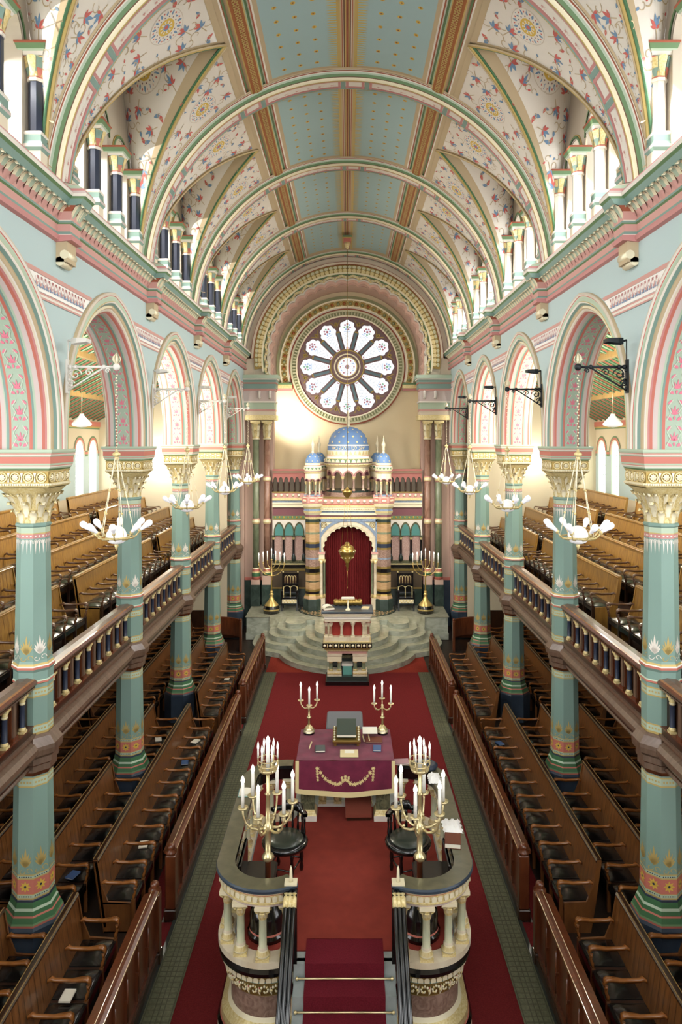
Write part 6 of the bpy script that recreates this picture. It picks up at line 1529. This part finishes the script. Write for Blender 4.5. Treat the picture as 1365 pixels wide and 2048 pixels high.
def chandelier():
    t = thing('chandelier', '', 'chandelier')
    # origin at the underside of the bracket ball, hanging down
    m = M()
    n = 26
    for i in range(n): m.ball((.006*(-1)**i, .006*(-1)**(i//2), -.06-1.0*i/n), .012, 'gilt_white', 6, 4)
    m.ball((0, 0, -1.12), .055, 'gilt', 12, 7, .7); m.lathe([(.02, -1.2), (.03, -1.18), (.015, -1.05)], 'gilt', (0, 0, 0), 8); m.build('chain', t)
    for i in range(5):
        a = i*2*pi/5+.4; m = M(); P = [(.02*cos(a)+.21*cos(a)*q/14, .02*sin(a)+.21*sin(a)*q/14, -1.15-1.05*q/14) for q in range(15)]
        m.tube(P, [.0045+.003*(q % 2) for q in range(15)], 'gilt_white', 5)
        for q in (6, 10): m.ball(P[q], .017, 'gilt', 6, 4)
        m.build('suspension_chain', t)
    m = M(); m.tube([(.23*cos(2*pi*i/28), .23*sin(2*pi*i/28), -2.225) for i in range(29)], .011, 'gilt', 6)
    for i in range(8):
        a = 2*pi*i/8+.2; m.tube([(r*cos(a), r*sin(a), z) for r, z in ((.12, -2.26), (.22, -2.24), (.26, -2.2), (.30, -2.15))], .011, 'gilt', 6); m.lathe([(.018, -2.17), (.028, -2.14), (.02, -2.12)], 'gilt', (.30*cos(a), .30*sin(a), 0), 8)
    m.build('ring', t)
    for i in range(8):
        a = 2*pi*i/8+.2; m = M(); P = [Vector((.30*cos(a), .30*sin(a), -2.14))+Vector((cos(a)*.8, sin(a)*.8, .62))*d for d in (0, .045, .09, .135, .172, .193, .2)]
        m.tube(P, [.018, .024, .034, .045, .042, .026, .004], 'bulb', 10); m.build('bulb', t)
    m = M(); m.lathe([(.135*cos(pi/2*q/8), -2.22+.15*sin(pi/2*q/8)) for q in range(9)], 'globe', (0, 0, 0), 20, cap=False); m.lathe([(.13*cos(pi/2*q/6), -2.25-.07*sin(pi/2*q/6)) for q in range(7)], 'globe', (0, 0, 0), 20, cap=False)
    m.lathe([(.14, -2.25), (.145, -2.23), (.135, -2.22)], 'gilt', (0, 0, 0), 20); m.lathe([(.02, -2.32), (.03, -2.34), (.012, -2.38), (0, -2.42)], 'gilt', (0, 0, 0), 8); m.build('globe', t)
    return t
BZL = 7.97
ORDC = ['nearest', 'second', 'third', 'farthest']
ch0 = None
for sx in (-1, 1):
    br0 = None
    for i in range(4):
        y = COLY[i+1]
        loc = (sx*(WX-.08), y, BZL); rz = 0 if sx < 0 else pi
        lb = '%s %s wrought iron lamp bracket with gilt finial on the %s arcade' % (ORDC[i], 'glare-whitened' if sx < 0 else 'black', side(sx))
        if br0 is None: br0 = bracket(sx, 'glare_iron' if sx < 0 else 'black_iron'); br0.location = loc; br0.rotation_euler = (0, 0, rz); br0['label'] = lb; br0['group'] = 'lamp brackets, %s arcade' % side(sx)  # left brackets: backlight glare put into the iron colour as white
        else: dup(br0, loc, rz, lb)
        loc = (sx*(WX-.75), y, BZL-.05); lb = '%s chandelier of white bulbs hanging from the %s arcade' % (ORDC[i], side(sx))
        if ch0 is None: ch0 = chandelier(); ch0.location = loc; ch0['label'] = lb; ch0['group'] = 'chandeliers of white bulbs'
        else: dup(ch0, loc, 0, lb)
# ---- sanctuary lamp hanging from the ceiling boss
t = thing('sanctuary_lamp', 'pierced brass sanctuary lamp hanging on a long chain before the ark', 'lamp', (0, 24.2, 0))
m = M(); m.tube([(0, 0, 13.5), (0, 0, 5.35)], .010, 'old_brass', 6); m.build('hanging_rod', t)
m = M(); m.lathe([(.0, 5.0), (.05, 5.02), (.13, 5.1), (.17, 5.2), (.18, 5.26), (.1, 5.28), (.03, 5.34), (.02, 5.4)], 'old_brass', (0, 0, 0), 16); m.build('upper_bowl', t)
for i in range(3):
    a = i*2*pi/3+.5; m = M(); m.tube([(.05*cos(a), .05*sin(a), 5.05), (.24*cos(a), .24*sin(a), 3.33)], .007, 'old_brass', 5); m.build('suspension_chain', t)
m = M(); m.lathe([(.0, 2.72), (.03, 2.76), (.02, 2.85), (.06, 2.92), (.04, 2.98), (.1, 3.08), (.2, 3.2), (.26, 3.32), (.28, 3.42), (.25, 3.48), (.22, 3.5), (.24, 3.54), (.17, 3.6), (.1, 3.64), (.06, 3.72)], 'old_brass', (0, 0, -.22), 20)
for i in range(10): a = 2*pi*i/10; m.ball((.27*cos(a), .27*sin(a), 3.20), .035, 'brass', 6, 4); m.ball((.2*cos(a), .2*sin(a), 2.98), .03, 'brass', 6, 4)
m.build('censer', t)
m = M(); m.tube([(0, 0, 2.53), (0, 0, 2.0)], [.008, .005], 'old_brass', 5); m.lathe([(0, 2.1), (.018, 2.14), (0, 2.22)], 'old_brass', (0, 0, -.2), 6); m.build('tassel', t)
# ---- pendant lamps in the galleries
for s in (-1, 1):
    t = thing('pendant_lamp', 'white glass pendant lamp under the %s gallery ceiling' % side(s), 'lamp', (s*7.0, 18.7, 0))
    zc_ = 7.6+(9.85-7.6)/(OWX-4.56)*(OWX-7.0)
    m = M(); m.tube([(0, 0, zc_+.1), (0, 0, 7.65)], .01, 'brass', 6); m.build('rod', t)
    m = M(); m.lathe([(.05, 7.68), (.07, 7.62), (.2, 7.48), (.26, 7.4), (.22, 7.36), (.1, 7.33), (0, 7.32)], 'globe', (0, 0, 0), 20); m.build('shade', t)
# ---- prayer books and papers left on the pews
random.seed(21); seen = 0
NB = [('left', -1, 3.5, 15.3, 'white'), ('left', -1, 3.5, 14.3, 'blue'), ('left', -1, 3.5, 11.4, 'white'), ('left', -1, 3.5, 8.3, 'white'), ('left', -1, 4.33, 10.6, 'blue'), ('left', -1, 4.33, 15.4, 'white'), ('right', 1, 3.5, 15.2, 'blue'), ('left', -1, 3.5, 19.3, 'white')]
DSC = ['white booklet on the front left pew beside its far cross aisle', 'blue booklet on the front left pew two seats from its far cross aisle', 'white booklet on the front left pew near the reading platform', 'white booklet on the nearest front left pew', 'blue booklet on the second left pew behind the nearest column', 'white booklet on the second left pew near the middle column', 'blue booklet on the front right pew near its far cross aisle', 'white booklet on the farthest front left pew']
for (nm, s, x, y, c), lb in zip(NB, DSC): book('prayer_book', lb, (s*(x-.23), y, .487), .13, .19, .02, 'paper' if c == 'white' else 'book_blue', random.uniform(-.5, .5), 0, False, None)
# ================================================================ light and camera
w = bpy.data.worlds.new('World'); SC.world = w; w.use_nodes = True
bg = w.node_tree.nodes['Background']; bg.inputs['Color'].default_value = (.98, .985, 1.0, 1); bg.inputs['Strength'].default_value = 2.8
def area(name, loc, rot, sx, sy, power, col=(1, .97, .92)):
    l = bpy.data.lights.new(name, 'AREA'); l.shape = 'RECTANGLE'; l.size = sx; l.size_y = sy; l.energy = power; l.color = col
    o = bpy.data.objects.new(name, l); o.location = loc; o.rotation_euler = rot; COL.objects.link(o); return o
def spot(name, loc, target, power, ang=100, r=.15, col=(1, .93, .8)):
    l = bpy.data.lights.new(name, 'SPOT'); l.energy = power; l.spot_size = radians(ang); l.spot_blend = .8; l.shadow_soft_size = r; l.color = col
    o = bpy.data.objects.new(name, l); o.location = loc; o.rotation_euler = (Vector(target)-Vector(loc)).to_track_quat('-Z', 'Y').to_euler(); COL.objects.link(o); return o
for sx in (-1, 1):   # daylight falling through the clerestory lights
    for k in range(5):
        for c in (-1.06, 0, 1.06):
            o = area('clerestory_daylight', (sx*(WALLX+.2) if sx > 0 else -(WALLX+.7), COLY[k]+BAY/2+c, 11.3), (0, sx*radians(90-47), 0), 1.3, .62, 25 if sx > 0 else 90, (1, 1, 1))
            o.data.spread = radians(130)
for sx in (-1, 1):
    for y in (13.7, 17.9):   # lamps in the galleries
        l = bpy.data.lights.new('gallery_lamp', 'POINT'); l.energy = 240; l.shadow_soft_size = .12; l.color = (1, .93, .8)
        o = bpy.data.objects.new('gallery_lamp', l); o.location = (sx*5.3, y+2.1, 7.6); COL.objects.link(o)
for sx in (-1, 1):   # the floodlights on the arcade brackets, turned to the ark and the nave
    for y, tg, p, an in ((22.1, (0, 26, 3.2), 430, 75), (17.9, (0, 25, 4), 430, 60), (13.7, (-sx*1.5, 23, 1), 300, 70)):
        spot('bracket_floodlight', (sx*3.5, y+.12, 8.2), tg, p, an, .12, (1, .95, .86))
    l = bpy.data.lights.new('gallery_lamp', 'POINT'); l.energy = 70 if sx < 0 else 40; l.shadow_soft_size = .1; l.color = (1, .95, .85)
    o = bpy.data.objects.new('gallery_lamp', l); o.location = (sx*6.6, 24.85, 6.3); COL.objects.link(o)
sun = bpy.data.lights.new('sun', 'SUN'); sun.energy = 16; sun.angle = radians(.6); sun.color = (1, .96, .88)
so = bpy.data.objects.new('sun', sun); so.rotation_euler = Vector((1, .015, -.03)).to_track_quat('-Z', 'Y').to_euler(); so.location = (-20, 10, 12); COL.objects.link(so)
spot('chancel_flood', (-2.45, 27.2, 7.6), (-1.9, 28.4, 8.2), 160, 140)
cam = bpy.data.cameras.new('Camera'); co = bpy.data.objects.new('Camera', cam); COL.objects.link(co)
co.location = (0, 0, EYE); co.rotation_euler = (pi/2, 0, 0)
cam.sensor_fit = 'VERTICAL'; cam.sensor_height = 24; cam.sensor_width = 16; cam.lens = F/2048*24
cam.shift_x = -(CX-682.5)/2048; cam.shift_y = (CY-1024)/2048
cam.clip_start = .05; cam.clip_end = 200
SC.camera = co
SC.view_settings.view_transform = 'Standard'; SC.view_settings.look = 'None'; SC.view_settings.gamma = 1; SC.view_settings.use_curve_mapping = False
SC.view_settings.exposure = 0.86
SC.cycles.max_bounces = 6; SC.cycles.diffuse_bounces = 4; SC.cycles.glossy_bounces = 3; SC.cycles.use_denoising = True
SC.cycles.sample_clamp_indirect = 6; SC.cycles.caustics_reflective = False; SC.cycles.caustics_refractive = False
